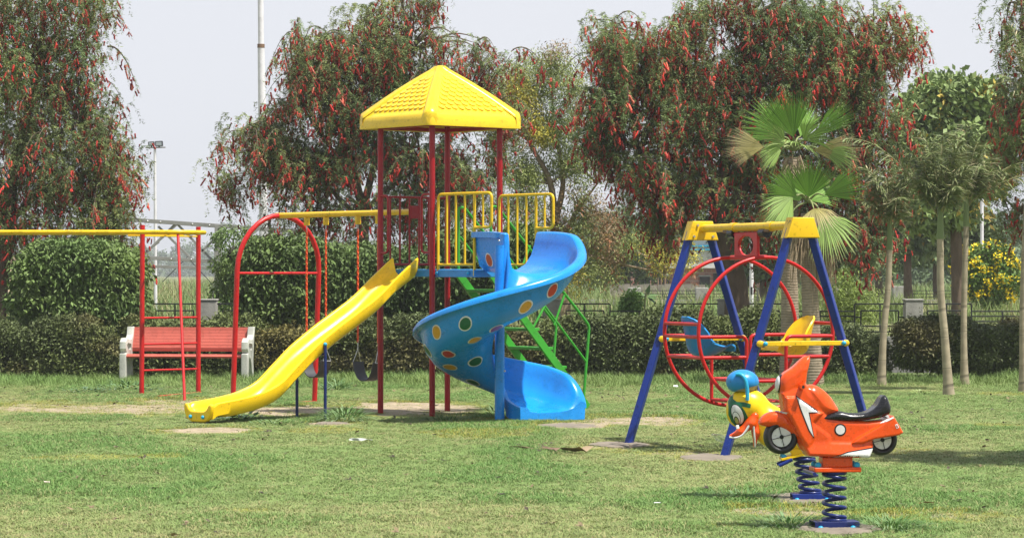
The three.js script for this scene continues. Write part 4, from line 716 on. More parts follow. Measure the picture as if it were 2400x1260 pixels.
  const wheel = (cx, cy, r, rd) => {
    const [x, y] = P2(cx, cy), R = r / k, Rd = rd / k, prof = []; for (let i = 0; i <= 20; i++) { const a = i / 20 * 6.28319; prof.push(new THREE.Vector2((R + Rd) / 2 + Math.cos(a) * (R - Rd) / 2, Math.sin(a) * .046)); }
    const tg = new THREE.LatheGeometry(prof, 44); tg.rotateX(Math.PI / 2); tg.translate(x, y, 0); const w = lp('wheel', tg, M.tyre);
    lp('hub_disc', rod(V(x, y, -.03), V(x, y, .03), Rd * 1.02, { radial: 36 }), M.white, w);
    for (const [i, a] of [.25, 1.82, 3.39, 4.96].entries()) lp('spoke', bar(V(x, y, .0315), V(x + Math.cos(a) * Rd, y + Math.sin(a) * Rd, .0315), .003, .007, V(0, 0, 1), 0), M.dark, w);
    lp('hub_cap', rod(V(x, y, -.034), V(x, y, .034), .013, { radial: 20 }), M.dark, w);
  };
  wheel(489, 609, 112, 62); wheel(1146, 632, 101, 58);
  // bracket, spring and foot
  const Y = (cy) => (1205 - cy) / k, Xc = (cx) => (cx - 838) / k;
  lp('seat_bracket', [bar(V(Xc(748), Y(772), 0), V(Xc(945), Y(772), 0), .13, Y(738) - Y(806), UP, .01), bar(V(Xc(690), Y(818), 0), V(Xc(998), Y(818), 0), .17, Y(802) - Y(834), UP, .008)], M.orangeRed);
  for (const cx of [720, 972]) for (const z of [-.06, .06]) lp('bolt_cap', ball(V(Xc(cx), Y(790), z), .021), M.cyan);
  lp('foot_peg', [rod(V(Xc(676), Y(838), -.16), V(Xc(676), Y(838), .16), .012)], M.navyDark);
  lp('spring', coil((h) => V(0, lerp(Y(1143), Y(842), h), 0), .068, .0118, 6.4), M.navyDark);
  lp('spring_clamp', [bar(V(.0, Y(1150), .055), V(.0, Y(1120), .075), .02, .01)], M.navyDark);
  const chan = (x0, x1, w, h) => [bar(V(x0, h / 2, w / 2), V(x1, h / 2, w / 2), .008, h, UP, .002), bar(V(x0, h / 2, -w / 2), V(x1, h / 2, -w / 2), .008, h, UP, .002), bar(V(x0, h + .002, 0), V(x1, h + .002, 0), w + .008, .007, UP, .002)];
  lp('base_bracket', chan(Xc(693), Xc(983), .18, .05), M.navyDark);
  for (const cx of [727, 937]) lp('bolt_cap', ball(V(Xc(cx), .014, .105), .019), M.cyan);
}
{
  const base = gp(1893, 1174), t = thing('spring_duck', 'yellow duck spring rider with blue cap and open orange bill behind the scooter', 'spring rider', base);
  const k = 911, S = (p) => scaleOutline(p, 666, 1024, k), q = (cx, cy, z = 0) => { const [x, y] = S([[cx, cy]])[0]; return [x, y, z]; }, v = (cx, cy, z = 0) => V(...q(cx, cy, z));
  const lp = (name, geo, mat, parent = t, uv = true) => { const g = Array.isArray(geo) ? merge(geo) : norm(geo); if (uv) boxUV(g); const m = new THREE.Mesh(g, mat); m.name = name; m.castShadow = m.receiveShadow = true; parent.add(m); return m; };
  const body = (x, y, z) => {
    let d = ellipsoid(x, y, z, q(278, 410), [.128, .118, .115]);
    d = smin(d, ellipsoid(x, y, z, q(222, 455), [.080, .105, .095]), .05);
    d = smin(d, coneSeg(x, y, z, q(330, 430), q(440, 545), .095, .105), .06);
    d = smin(d, coneSeg(x, y, z, q(455, 560), q(640, 600), .135, .115), .08);
    d = smin(d, coneSeg(x, y, z, q(660, 590), q(760, 530), .09, .035), .06);
    return d;
  };
  lp('body', surfaceNets(body, [-.66, .30, -.17], [.18, .85, .17], .0075), M.yellowPlastic);
  const hat = (x, y, z) => ellipsoid(x, y, z, q(250, 262), [.116, .088, .112]);
  lp('cap', [surfaceNets((x, y, z) => Math.max(hat(x, y, z), -ellipsoid(x, y, z, q(268, 385), [.118, .105, .11])), [-.60, .70, -.14], [-.31, .95, .14], .007)], M.blueSeat);
  for (const s of [1, -1]) lp('handle', [tube([v(205, 212, s * .085), v(232, 212, s * .105), v(258, 240, s * .118), v(271, 300, s * .122), v(273, 374, s * .122)], .0135, { smooth: true })], M.cyan);
  const mark = (name, pts, mat, off, concave = false, f = body) => { const p = S(pts); p.concave = concave; return lp(name, decal(p, f, off, 1, .009, .2), mat); };
  const ell = (cx, cy, a, b, rot, n = 40, a0 = 0, a1 = 6.28319) => Array.from({ length: n }, (_, i) => { const t = a0 + (a1 - a0) * i / n, x = Math.cos(t) * a, y = Math.sin(t) * b; return [cx + x * Math.cos(rot) - y * Math.sin(rot), cy + x * Math.sin(rot) + y * Math.cos(rot)]; });
  mark('worn_patch', [[196, 316], [240, 303], [300, 290], [346, 280], [350, 296], [345, 312], [300, 318], [262, 322]], flat(.30, .26, .17, .7), .0015, true, hat);
  mark('eye_patch', [[156, 425], [155, 385], [170, 352], [190, 338], [184, 366], [206, 384], [250, 386], [296, 398], [292, 424], [250, 416], [238, 414], [258, 445], [276, 480], [284, 506], [266, 530], [240, 546], [206, 544], [174, 512], [156, 470]], M.greenDot, .0018, true);
  const R = -.36; mark('eye_outline', ell(212, 466, 38, 70, R), M.black, .003); mark('eye_white', ell(212, 466, 33.5, 65.5, R), M.white, .0045);
  mark('iris_outline', ell(206, 488, 23, 44, R), M.black, .0058); mark('iris', ell(206, 488, 19.5, 40.5, R), M.white, .007); mark('pupil_outline', ell(207, 504, 14, 29, R), M.black, .0083); mark('pupil', ell(207, 506, 10.5, 24.5, R), flat(.30, .33, .10, .5), .0096);
  const upper = (x, y, z) => { let d = coneSeg(x, y, z / 1.5, q(322, 475), q(300, 520), .035, .038) ; d = smin(d, coneSeg(x, y, z / 1.7, q(298, 522), q(235, 575), .036, .027), .03); d = smin(d, coneSeg(x, y, z / 1.6, q(232, 578), q(170, 603), .026, .012), .025); return d * .75; };
  const lower = (x, y, z) => { let d = coneSeg(x, y, z / 1.6, q(328, 490), q(332, 580), .034, .027); d = smin(d, coneSeg(x, y, z / 1.5, q(332, 580), q(323, 668), .027, .010), .03); return d * .75; };
  // the bill is worn towards the viewer's side
  const bill = lp('bill', [surfaceNets((x, y, z) => upper(x, y, z - .075), [-.60, .40, -.04], [-.33, .66, .19], .006), surfaceNets((x, y, z) => lower(x, y, z - .06), [-.43, .35, -.05], [-.31, .66, .18], .006)], M.orangeRed);
  lp('bill_edge', [tube([v(160, 609, .10), v(200, 612, .115), v(236, 598, .125), v(262, 568, .13), v(282, 535, .132), v(297, 518, .132), v(308, 530, .13), v(314, 570, .118), v(320, 620, .105), v(325, 672, .08)], (u) => .0085 * (1 - .5 * Math.abs(u - .5) * 2 * .6), { smooth: true })], M.white, bill);
  lp('tooth', bar(v(208, 532, .118), v(212, 556, .122), .02, .022, V(1, 0, 0), .004), M.white);
  // plate, peg, spring, foot
  lp('seat_bracket', [bar(v(492, 754, 0), v(660, 715, 0), .17, .018, UP, .004), bar(v(560, 720, 0), v(650, 690, 0), .1, .06, UP, .01)], M.yellowPlastic);
  for (const z of [-.06, .06]) lp('bolt_cap', ball(v(512, 738, z), .019), M.cyan);
  for (const z of [-.06, .1]) lp('foot_peg', rod(v(476, 792, z), v(560, 752, z), .0125), M.navy);
  lp('spring', coil((h) => v(lerp(688, 645, Math.pow(h, .8)), lerp(968, 752, h), 0), .070, .0118, 6), M.navyDark);
  const chan = (a, b, w, h) => [bar(V(a, h / 2, w / 2), V(b, h / 2, w / 2), .008, h, UP, .002), bar(V(a, h / 2, -w / 2), V(b, h / 2, -w / 2), .008, h, UP, .002), bar(V(a, h + .002, 0), V(b, h + .002, 0), w + .008, .007, UP, .002)];
  lp('base_bracket', chan(q(563, 0)[0], q(808, 0)[0], .18, .05), M.navy);
  for (const cx of [590, 780]) lp('bolt_cap', ball(V(q(cx, 0)[0], .014, .105), .019), M.cyan);
}
// ------------------------------------------------------------------ concrete pads in the turf
function pad(px, py, rx, ry, label, n = 46, thick = .02) {
  const c = gp(px, py), a = Math.abs(gp(px + rx, py).x - c.x), b = Math.abs(gp(px, py + ry).z - gp(px, py - ry).z) / 2;
  seed(px); const pos = [0, thick, 0], idx = [], o = c.clone();
  const r = Array.from({ length: n }, (_, i) => rr(.86, 1.06) * (.82 + .36 * noise3(Math.cos(i / n * 6.283) * 1.6 + px, Math.sin(i / n * 6.283) * 1.6, 3)));
  for (const [k, y] of [[.5, thick + .002], [.9, thick], [1, thick * .5], [1.02, -.03]]) for (let i = 0; i < n; i++) { const an = i / n * 6.28319; pos.push(Math.cos(an) * a * k * r[i], y + (k < 1 ? rr(-.003, .003) : 0), Math.sin(an) * b * k * r[i]); }
  for (let i = 0; i < n; i++) idx.push(0, 1 + (i + 1) % n, 1 + i);
  for (let m = 0; m < 3; m++) for (let i = 0; i < n; i++) { const p = 1 + m * n + i, q = 1 + m * n + (i + 1) % n; idx.push(p, q, p + n, q, q + n, p + n); }
  const m = new THREE.Mesh(boxUV(norm(toCreasedNormals(grid(pos, null, idx), .7))), M.pad); m.name = numbered('concrete_pad'); m.position.copy(o); m.castShadow = m.receiveShadow = true; scene.add(m); tag(m, label, 'footing', 'rough concrete footings in the lawn');
}
pad(1452, 1044, 68, 6, 'rough concrete footing under the left foot of the blue swing frame'); pad(1668, 1074, 74, 7.5, 'rough concrete footing under the nearest leg of the blue swing frame');
pad(1892, 1172, 108, 14, 'pale concrete footing under the duck rider'); pad(1960, 1240, 96, 16, 'pale concrete footing under the orange scooter rider');
pad(775, 994, 36, 2.5, 'thin concrete footing under the legs of the yellow slide'); pad(1330, 1000, 78, 5, 'concrete footing at the mouth of the blue spiral slide');
// ------------------------------------------------------------------ litter and leaves on the grass
{
  const crumple = (name, label, cat, px, py, w, dep, h, mat, s0) => { seed(s0); const c = gp(px, py), g = new THREE.PlaneGeometry(w, dep, 14, 8); g.rotateX(-Math.PI / 2); const p = g.attributes.position; for (let i = 0; i < p.count; i++) { const x = p.getX(i), z = p.getZ(i); p.setXYZ(i, x + (noise3(x * 30, z * 30, s0) - .5) * .03, .012 + h * noise3(x * 14, z * 20, s0 + 3), z + (noise3(x * 25, z * 25, s0 + 7) - .5) * w * .25); } g.computeVertexNormals(); const m = new THREE.Mesh(norm(g), mat); m.name = numbered(name); m.position.copy(c).setY(.015); scene.add(m); tag(m, label, cat); };
  crumple('plastic_wrapper', 'crumpled pale plastic wrapper lying on the grass before the tower', 'litter', 846, 1040, .22, .08, .03, flat(.40, .42, .39, .4), 3);
  crumple('paper_scrap', 'small white paper scrap on the grass near the bottom middle', 'litter', 1543, 1191, .045, .04, .03, flat(.7, .7, .7, .6), 5);
  crumple('paper_scrap', 'small pinkish white scrap on the lawn at far left', 'litter', 108, 1140, .05, .04, .035, flat(.65, .52, .48, .6), 7);
  crumple('paper_scrap', 'white scrap in the grass between swing cage and hedge', 'litter', 1584, 916, .05, .04, .06, flat(.75, .75, .78, .6), 9);
  crumple('orange_peel', 'strip of orange litter on bare soil right of the scooter', 'litter', 2172, 1190, .10, .05, .03, flat(.6, .2, .08, .6), 11);
  // fallen palm frond sheath
  const t = thing('fallen_frond', 'dry brown fallen palm frond piece lying on the lawn', 'fallen frond', gp(1290, 1062)), A = gp(1195, 1054), B = gp(1375, 1066), strip = (a, b, w0, w1, y, s) => { const pos = [], idx = [], n = 12, dir = b.clone().sub(a), side = V(-dir.z, 0, dir.x).normalize(); for (let i = 0; i <= n; i++) { const u = i / n, w = lerp(w0, w1, u), c = a.clone().lerp(b, u); for (const k of [-1, 0, 1]) pos.push(c.x + side.x * k * w, y + .02 * noise3(u * 4, s, k) + (k ? .025 : 0) * (w / .05), c.z + side.z * k * w + .03 * (noise3(u * 3, s, 1) - .5)); } for (let i = 0; i < n; i++) for (let k = 0; k < 2; k++) { const p = i * 3 + k; idx.push(p, p + 1, p + 3, p + 1, p + 4, p + 3); } return grid(pos, null, idx); };
  const fm = flat(.30, .215, .13, .8), fm2 = flat(.20, .13, .08, .85);
  part(t, 'stalk', strip(A, gp(1310, 1062), .008, .022, .02, 1), fm2); part(t, 'sheath', strip(gp(1318, 1062), B, .03, .085, .02, 2), fm); part(t, 'stalk', strip(gp(1272, 1056), gp(1303, 1066), .006, .016, .025, 3), fm2);
  const bt = thing('plastic_bottle', 'clear plastic bottle lying by the foot of the blue leg', 'bottle', gp(1692, 1046)), bb = gp(1692, 1046);
  const lat = new THREE.LatheGeometry([[0, 0], [.032, .004], [.034, .02], [.031, .07], [.034, .08], [.034, .13], [.014, .175], [.013, .2], [0, .2]].map((p) => new THREE.Vector2(...p)), 20); lat.rotateZ(1.2); lat.rotateY(.6); lat.translate(bb.x + .06, .045, bb.z);
  const pet = new THREE.MeshPhysicalMaterial({ color: lin(.85, .88, .88), roughness: .18, transmission: 1, thickness: 0, side: THREE.DoubleSide }); part(bt, 'bottle_shell', lat, pet);
}
// ------------------------------------------------------------------ foliage building blocks
// a flat list of leaves (base, direction, length, width, fold) as one small geometry
function leaves(list) {
  const pos = [], nor = [], idx = [];
  for (const { p, d, l, w, n, bend = .15 } of list) {
    const s = d.clone().cross(n).normalize().multiplyScalar(w / 2), o = pos.length / 3, m = p.clone().addScaledVector(d, l * .45).addScaledVector(n, -l * bend * .3), e = p.clone().addScaledVector(d, l).addScaledVector(n, -l * bend);
    for (const q of [p, m.clone().add(s), m.clone().sub(s), e]) { pos.push(q.x, q.y, q.z); nor.push(n.x, n.y, n.z); }
    idx.push(o, o + 1, o + 2, o + 1, o + 3, o + 2);
  }
  const g = new THREE.BufferGeometry(); g.setAttribute('position', new THREE.BufferAttribute(new Float32Array(pos), 3)); g.setAttribute('normal', new THREE.BufferAttribute(new Float32Array(nor), 3)); g.setIndex(idx); return norm(g);
}
const rdir = () => { const z = rr(-1, 1), a = rr(0, 6.283), r = Math.sqrt(1 - z * z); return V(r * Math.cos(a), z, r * Math.sin(a)); };
function sprig(n, R, l, w, droop = .2) { // a loose ball of leaves
  const L = []; for (let i = 0; i < n; i++) { const d = rdir(); d.y -= droop; d.normalize(); const c = rdir().multiplyScalar(R * Math.cbrt(rnd())); const nn = rdir(); nn.y = Math.abs(nn.y) + .6; nn.addScaledVector(d, -nn.dot(d)).normalize(); L.push({ p: c, d, l: l * rr(.65, 1.15), w: w * rr(.7, 1.1), n: nn }); } return leaves(L);
}
// weeping spray: a thin drooping twig along -y with narrow leaves
function weeping(n, len, l, w) {
  const L = [], a0 = rr(0, 6.28), tw = []; const at = (t) => V(Math.cos(a0) * .28 * len * Math.sin(t * 1.5), .10 * len * Math.sin(t * 3.1) - len * t * t * .95, Math.sin(a0) * .28 * len * Math.sin(t * 1.5));
  for (let i = 0; i < n; i++) { const t = rr(.08, 1), p = at(t), a = rr(0, 6.28), d = V(Math.cos(a) * .75, rr(-.95, .15), Math.sin(a) * .75).normalize(), nn = rdir(); nn.y += .5; nn.addScaledVector(d, -nn.dot(d)).normalize(); L.push({ p, d, l: l * rr(.7, 1.15), w: w * rr(.8, 1.2), n: nn, bend: .1 }); }
  return leaves(L);
}
function brush(n, len, R) { // one bottlebrush flower hanging down from the origin
  const pos = [], nor = [], idx = [];
  for (let i = 0; i < n; i++) { const t = (i + rnd()) / n, a = rr(0, 6.283), r = R * rr(.75, 1.15) * Math.min(1, 6 * t + .3) * Math.min(1, 5 * (1 - t) + .35), y = -len * t, w = R * .34, o = pos.length / 3, cx = Math.cos(a), cz = Math.sin(a); for (const [q, b, e] of [[.05, -w, 0], [.05, w, 0], [1, 0, -.12 * R]]) { pos.push(cx * r * q - cz * b, y + e + rr(-.1, .1) * R, cz * r * q + cx * b); nor.push(cx * .8, .35, cz * .8); } idx.push(o, o + 1, o + 2); }
  const g = new THREE.BufferGeometry(); g.setAttribute('position', new THREE.BufferAttribute(new Float32Array(pos), 3)); g.setAttribute('normal', new THREE.BufferAttribute(new Float32Array(nor), 3)); g.setIndex(idx);
  const core = new THREE.CylinderGeometry(R * .5, R * .42, len * .92, 7, 3); core.translate(0, -len * .48, 0); return merge([g, core]);
}
seed(77);
const SPRAY = [0, 1, 2, 3].map(() => weeping(64, .62, .085, .0125)), BRUSH = [brush(56, .135, .034), brush(44, .10, .030), brush(40, .072, .036), brush(60, .165, .029)];
const HEDGE = [sprig(26, .10, .050, .026, .1), sprig(26, .10, .045, .024, .0)], FICUS = [sprig(22, .13, .085, .042, .55), sprig(22, .13, .075, .038, .45)];
const BROAD = [sprig(24, .22, .17, .10, .35), sprig(24, .22, .14, .085, .25)], FINE = [sprig(30, .20, .07, .020, .3), sprig(30, .22, .06, .018, .2)], POD = [weeping(10, .22, .11, .02)];
const FAR = [sprig(30, .8, .55, .32, .1), sprig(30, .8, .45, .28, .1)], BLOOM = [sprig(12, .07, .07, .05, -.4)];

// limbs from a trunk: path points [px, py] at depth d with radii
const limb = (pts, d, r0, r1, dz = 0, rough = .04) => { const q = pts.map(([x, y, e = 0], i) => at(x, y, d + e + dz * i / pts.length)); return tube(q, (t) => lerp(r0, r1, Math.pow(t, .8)) * (1 + rough * Math.sin(t * 37 + r0 * 900)), { smooth: true, n: q.length * 6, radial: 12 }); };
// scatter over blobs given in pixels [px, py, rx, ry, weight, depth offset]
function scatter(blobs, d, count, { shell = .5, gap = .36, freq = 1.1, upper = .15, sd = 1 } = {}) {
  const B = blobs.map(([x, y, rx, ry, w = 1, o = 0]) => ({ c: at(x, y, d + o), rx: rx / F * d, ry: ry / F * d, w: w * rx * ry })), total = B.reduce((a, b) => a + b.w, 0), out = [];
  for (const b of B) { const n = Math.round(count * b.w / total), rz = Math.min(1.25, (b.rx + b.ry) / 2); let k = 0, tries = 0;
    while (k < n && tries++ < n * 12) { const u = rdir(), r = Math.pow(rnd(), shell / 1.5); if (u.y < -upper && rnd() < .35) continue; const p = V(b.c.x + u.x * r * b.rx, b.c.y + u.y * r * b.ry, b.c.z + u.z * r * rz); const nz = fbm(p.x * freq + sd * 13, p.y * freq * 1.25, p.z * freq, 3); if (nz < gap) continue; out.push({ p, u, r, nz, b }); k++; } }
  return out;
}
function bottlebrush(label, d, blobs, n, limbs, sd, o = {}) {
  seed(sd); const root = gp(limbs[0].pts[0][0], HORIZON + F * EYE / d), t = thing('bottlebrush_tree', label, 'tree', root, 'red flowering bottlebrush trees behind the hedges');
  const trunk = part(t, 'trunk', limbs.filter((l) => l.trunk).map((l) => limb(l.pts, d, l.r[0], l.r[1])), M.bark, { uv: false });
  for (const l of limbs.filter((l) => !l.trunk)) part(t, 'limb', limb(l.pts, d, l.r[0], l.r[1]), M.bark, { uv: false });
  const hub = limbs.flatMap((l) => l.pts.slice(-2)).map(([x, y, e = 0]) => at(x, y, d + e)), twigs = [], along = [];
  for (const b of blobs) { const c = at(b[0], b[1], d + (b[5] ?? 0)); let h = hub[0]; for (const q of hub) if (q.distanceTo(c) < h.distanceTo(c)) h = q;
    for (let i = 0; i < 5; i++) { const e = c.clone().add(V(rr(-.8, .8) * b[2] / F * d, rr(-.2, .7) * b[3] / F * d, rr(-.8, .8))), m = h.clone().lerp(e, .55).add(V(rr(-.15, .15), rr(.05, .35), rr(-.2, .2))); twigs.push(tube([h, m, e], (u) => .018 * (1 - u) + .004, { smooth: true, n: 10, radial: 6 })); const c3 = new THREE.CatmullRomCurve3([h, m, e], false, 'centripetal'); for (const u of [.6, .8, .92, 1]) along.push({ p: c3.getPoint(u).add(V(rr(-.06, .06), .03, rr(-.06, .06))) }); } }
  for (const b of blobs) for (let i = 0; i < (o.whips ?? 3); i++) {   // long arching shoots that leave the crown and bend over
    const a = rr(0, 6.283), c = at(b[0], b[1], d), up = rr(.2, 1), p0 = c.clone().add(V(Math.cos(a) * b[2] / F * d * .55, b[3] / F * d * .55 * up, Math.sin(a) * .8)), dir = V(Math.cos(a), 0, Math.sin(a)), L = rr(.45, .95), P = [];
    for (let k = 0; k <= 8; k++) { const u = k / 8; P.push(p0.clone().addScaledVector(dir, L * .75 * u).add(V(0, L * (.75 * up * u - 1.0 * u * u), 0))); }
    twigs.push(tube(P, (u) => .008 * (1 - u) + .003, { radial: 4 })); const c3 = new THREE.CatmullRomCurve3(P); for (let k = 1; k <= 9; k++) along.push({ p: c3.getPoint(k / 9), whip: k / 9 });
  }
  part(t, 'branches', twigs, M.bark, { uv: false, stuff: true });
  const per = 11, pts = scatter(blobs, d, Math.round(n / 13.5), { shell: .5, gap: o.gap ?? .42, freq: o.freq ?? 1.5, sd }), lists = SPRAY.map(() => []), flowers = BRUSH.map(() => []);
  const one = (p, tone, hue, red, sc, q) => {
    const v = tone * rr(.8, 1.2), c = lin(lerp(.18, .33, hue) * v, lerp(.265, .385, hue) * v, lerp(.10, .135, hue) * v);
    lists[Math.floor(rnd() * SPRAY.length)].push({ p, q, s: sc, c });
    const nf = rnd() < .12 + red * 1.15 ? (rnd() < .6 ? 2 : 1) + (rnd() < red - .25 ? 1 : 0) : 0;
    for (let i = 0; i < nf; i++) { const f = rr(.75, 1.3) * tone; flowers[Math.floor(rnd() * 4)].push({ p: p.clone().add(V(rr(-.13, .13), rr(-.45, -.05), rr(-.13, .13)).multiplyScalar(sc)), q: quat(rr(0, 6.28), rr(-.6, .6), rr(-.6, .6)), s: rr(.45, 1.0), c: rnd() < .25 ? lin(.60 * f, .18 * f, .12 * f) : rnd() < .3 ? lin(.32 * f, .03 * f, .03 * f) : lin(.58 * f, .06 * f, .044 * f) }); }
  };
  for (const s of pts) {                                    // each is a branch tip that carries a hanging bunch of sprays
    const tone = rr(.55, 1.45), hue = clamp(fbm(s.p.x * .9, s.p.y * .9, s.p.z * .9 + sd, 2) * 1.6 - .3 + rr(-.2, .2)), red = clamp((.25 + 1.25 * smooth(.34, .6, fbm(s.p.x * 1.1 + 7, s.p.y * 1.1, s.p.z * 1.1 + sd, 2))) * (o.red ?? 1) + rr(-.3, .25)), W = rr(.16, .34), Hh = rr(.12, .22), drop = rr(.1, .75) * (o.drop ?? 1), out = V(s.u.x, 0, s.u.z).multiplyScalar(.22);
    for (let i = 0; i < per; i++) { const k = i / per, u = rdir(), lo = k > .5 ? (k - .5) * 2 * drop : 0; const p = s.p.clone().add(V(u.x * W * (1 - lo * .4), u.y * Hh - lo, u.z * W * (1 - lo * .4))).addScaledVector(out, 1 - k); one(p, tone * (1 - .1 * k), hue, red * (.5 + .8 * k), rr(.55, 1.0), quat(Math.atan2(s.u.x, s.u.z) + rr(-1.2, 1.2), rr(-.35, .35), rr(-.25, .25))); }
  }
  for (const s of along) one(s.p, rr(.8, 1.4), rnd(), (s.whip ? .9 * s.whip : .4) * (o.red ?? 1), s.whip ? rr(.28, .5) : rr(.5, .9), quat(rr(0, 6.28), rr(-.4, .4), rr(-.3, .3)));
  lists.forEach((l) => instances(t, 'foliage', SPRAY[lists.indexOf(l)], M.leaf, l, root)); flowers.forEach((l, i) => l.length && instances(t, 'flowers', BRUSH[i], M.flower, l, root));
  return t;
}
bottlebrush('tall weeping bottlebrush tree with red flowers at the far left edge', 46, [[50, -60, 160, 90], [170, 20, 95, 90], [90, 120, 140, 90], [215, 110, 60, 60, .6], [180, 225, 90, 80], [60, 250, 120, 90], [150, 330, 130, 90], [245, 345, 70, 65], [268, 430, 45, 80], [190, 450, 110, 90], [50, 430, 110, 110], [240, 520, 65, 55], [90, 545, 90, 50, .7], [190, 560, 70, 40, .8], [-120, 150, 170, 260, .7], [-110, 450, 120, 150, .7], [120, 585, 80, 30, .6], [240, 575, 50, 26, .6]], 5000,
  [{ trunk: true, pts: [[-12, 960], [-8, 760], [2, 640], [18, 540]], r: [.17, .12] }, { pts: [[18, 540], [34, 380], [60, 280], [92, 150], [100, -20]], r: [.11, .035] }, { pts: [[30, 420], [90, 340], [190, 290], [260, 300]], r: [.06, .015] }, { pts: [[18, 540], [-20, 420], [-80, 280], [-120, 100]], r: [.09, .03] }, { pts: [[20, 520], [120, 430], [230, 400], [290, 400]], r: [.06, .015] }], 101, { drop: 1.5, gap: .40 });
bottlebrush('weeping bottlebrush tree with red flowers directly behind the play tower', 47.5, [[935, -5, 65, 50], [890, 40, 95, 50], [845, 90, 100, 50], [702, 75, 36, 28, .5], [714, 125, 50, 36], [730, 110, 75, 45], [800, 170, 120, 75], [730, 200, 55, 50], [930, 130, 90, 60], [985, 110, 70, 50], [1060, 130, 60, 35, .7], [1110, 112, 35, 22, .5], [1180, 125, 40, 22, .5], [1130, 190, 55, 50], [870, 270, 110, 90], [755, 270, 110, 80], [1000, 220, 110, 90], [682, 265, 45, 36, .6], [598, 318, 70, 40], [560, 390, 36, 55], [620, 390, 80, 60], [690, 350, 90, 60], [730, 430, 80, 70], [800, 400, 90, 80], [690, 520, 55, 60, .8], [905, 390, 80, 100], [990, 400, 100, 80], [1090, 350, 80, 90], [1110, 440, 55, 60], [1000, 500, 90, 60], [790, 520, 55, 50, .7], [1150, 260, 45, 60]], 5600,
  [{ trunk: true, pts: [[856, 862], [852, 720], [850, 600], [850, 490]], r: [.125, .10] }, { pts: [[850, 490], [828, 400], [818, 330], [840, 250], [870, 120]], r: [.085, .025] }, { pts: [[850, 490], [868, 420], [885, 350], [930, 240], [960, 120]], r: [.075, .02] }, { pts: [[850, 520], [800, 470], [730, 400], [640, 330]], r: [.05, .014] }, { pts: [[850, 500], [900, 450], [990, 380], [1080, 300]], r: [.055, .014] }, { pts: [[825, 390], [760, 330], [700, 230]], r: [.04, .012] }], 102, { gap: .48 });
bottlebrush('broad weeping bottlebrush tree with red flowers behind the swing cage', 44.9, [[1420, 62, 55, 25, .6], [1460, 95, 75, 45], [1420, 145, 50, 40, .8], [1500, 130, 110, 70], [1600, 90, 90, 70], [1690, 40, 100, 60], [1790, 20, 110, 60], [1900, 40, 110, 60], [2000, 40, 90, 60], [2075, 60, 65, 50, .8], [2115, 115, 45, 50, .7], [1385, 225, 60, 45], [1375, 280, 45, 40, .7], [1460, 220, 85, 65], [1560, 210, 120, 80], [1700, 160, 130, 90], [1830, 130, 120, 80], [1960, 140, 120, 80], [2050, 150, 85, 65], [1450, 310, 75, 65], [1540, 320, 110, 80], [1670, 300, 130, 90], [1800, 270, 120, 90], [1950, 250, 120, 90], [2050, 250, 65, 65], [1480, 390, 55, 55], [1560, 430, 100, 80], [1680, 420, 120, 80], [1850, 400, 130, 90], [2000, 370, 90, 80], [2060, 330, 45, 55, .7], [1530, 490, 45, 45, .8], [1610, 495, 80, 42], [1800, 500, 90, 60, .8], [2000, 470, 90, 70], [2000, 560, 70, 40, .8]], 8000,
  [{ trunk: true, pts: [[1738, 880], [1732, 760], [1722, 660], [1702, 560], [1690, 490]], r: [.24, .16] }, { pts: [[1690, 490], [1650, 420], [1580, 370], [1500, 350], [1420, 300]], r: [.10, .02] }, { pts: [[1690, 490], [1700, 380], [1720, 280], [1740, 160], [1760, 40]], r: [.13, .03] }, { pts: [[1695, 520], [1760, 420], [1850, 330], [1950, 260], [2050, 180]], r: [.11, .025] }, { pts: [[1700, 360], [1640, 260], [1560, 180], [1460, 120]], r: [.07, .016] }, { pts: [[1800, 400], [1900, 400], [2000, 430]], r: [.06, .015] }], 103, { gap: .465 });
bottlebrush('sparse bottlebrush branches with red flowers at the far right edge', 42, [[2410, 20, 36, 40, .8], [2385, 60, 28, 28, .4], [2362, 130, 26, 36, .35], [2402, 140, 34, 56, .6], [2400, 210, 50, 50], [2375, 240, 28, 36, .4], [2372, 290, 30, 36, .6], [2420, 320, 70, 60], [2400, 400, 45, 60, .6], [2430, 490, 60, 60], [2385, 520, 25, 35, .5], [2480, 200, 80, 160]], 900,
  [{ trunk: true, pts: [[2520, 890], [2520, 700], [2505, 560]], r: [.14, .10] }, { pts: [[2505, 560], [2470, 420], [2430, 300], [2400, 120], [2395, 10]], r: [.07, .014] }, { pts: [[2470, 420], [2420, 330], [2370, 290]], r: [.03, .01] }, { pts: [[2440, 330], [2400, 180], [2350, 110]], r: [.025, .008] }, { pts: [[2500, 560], [2440, 510], [2390, 500]], r: [.03, .01] }], 104, { gap: .3, red: 1.1, whips: 1 });

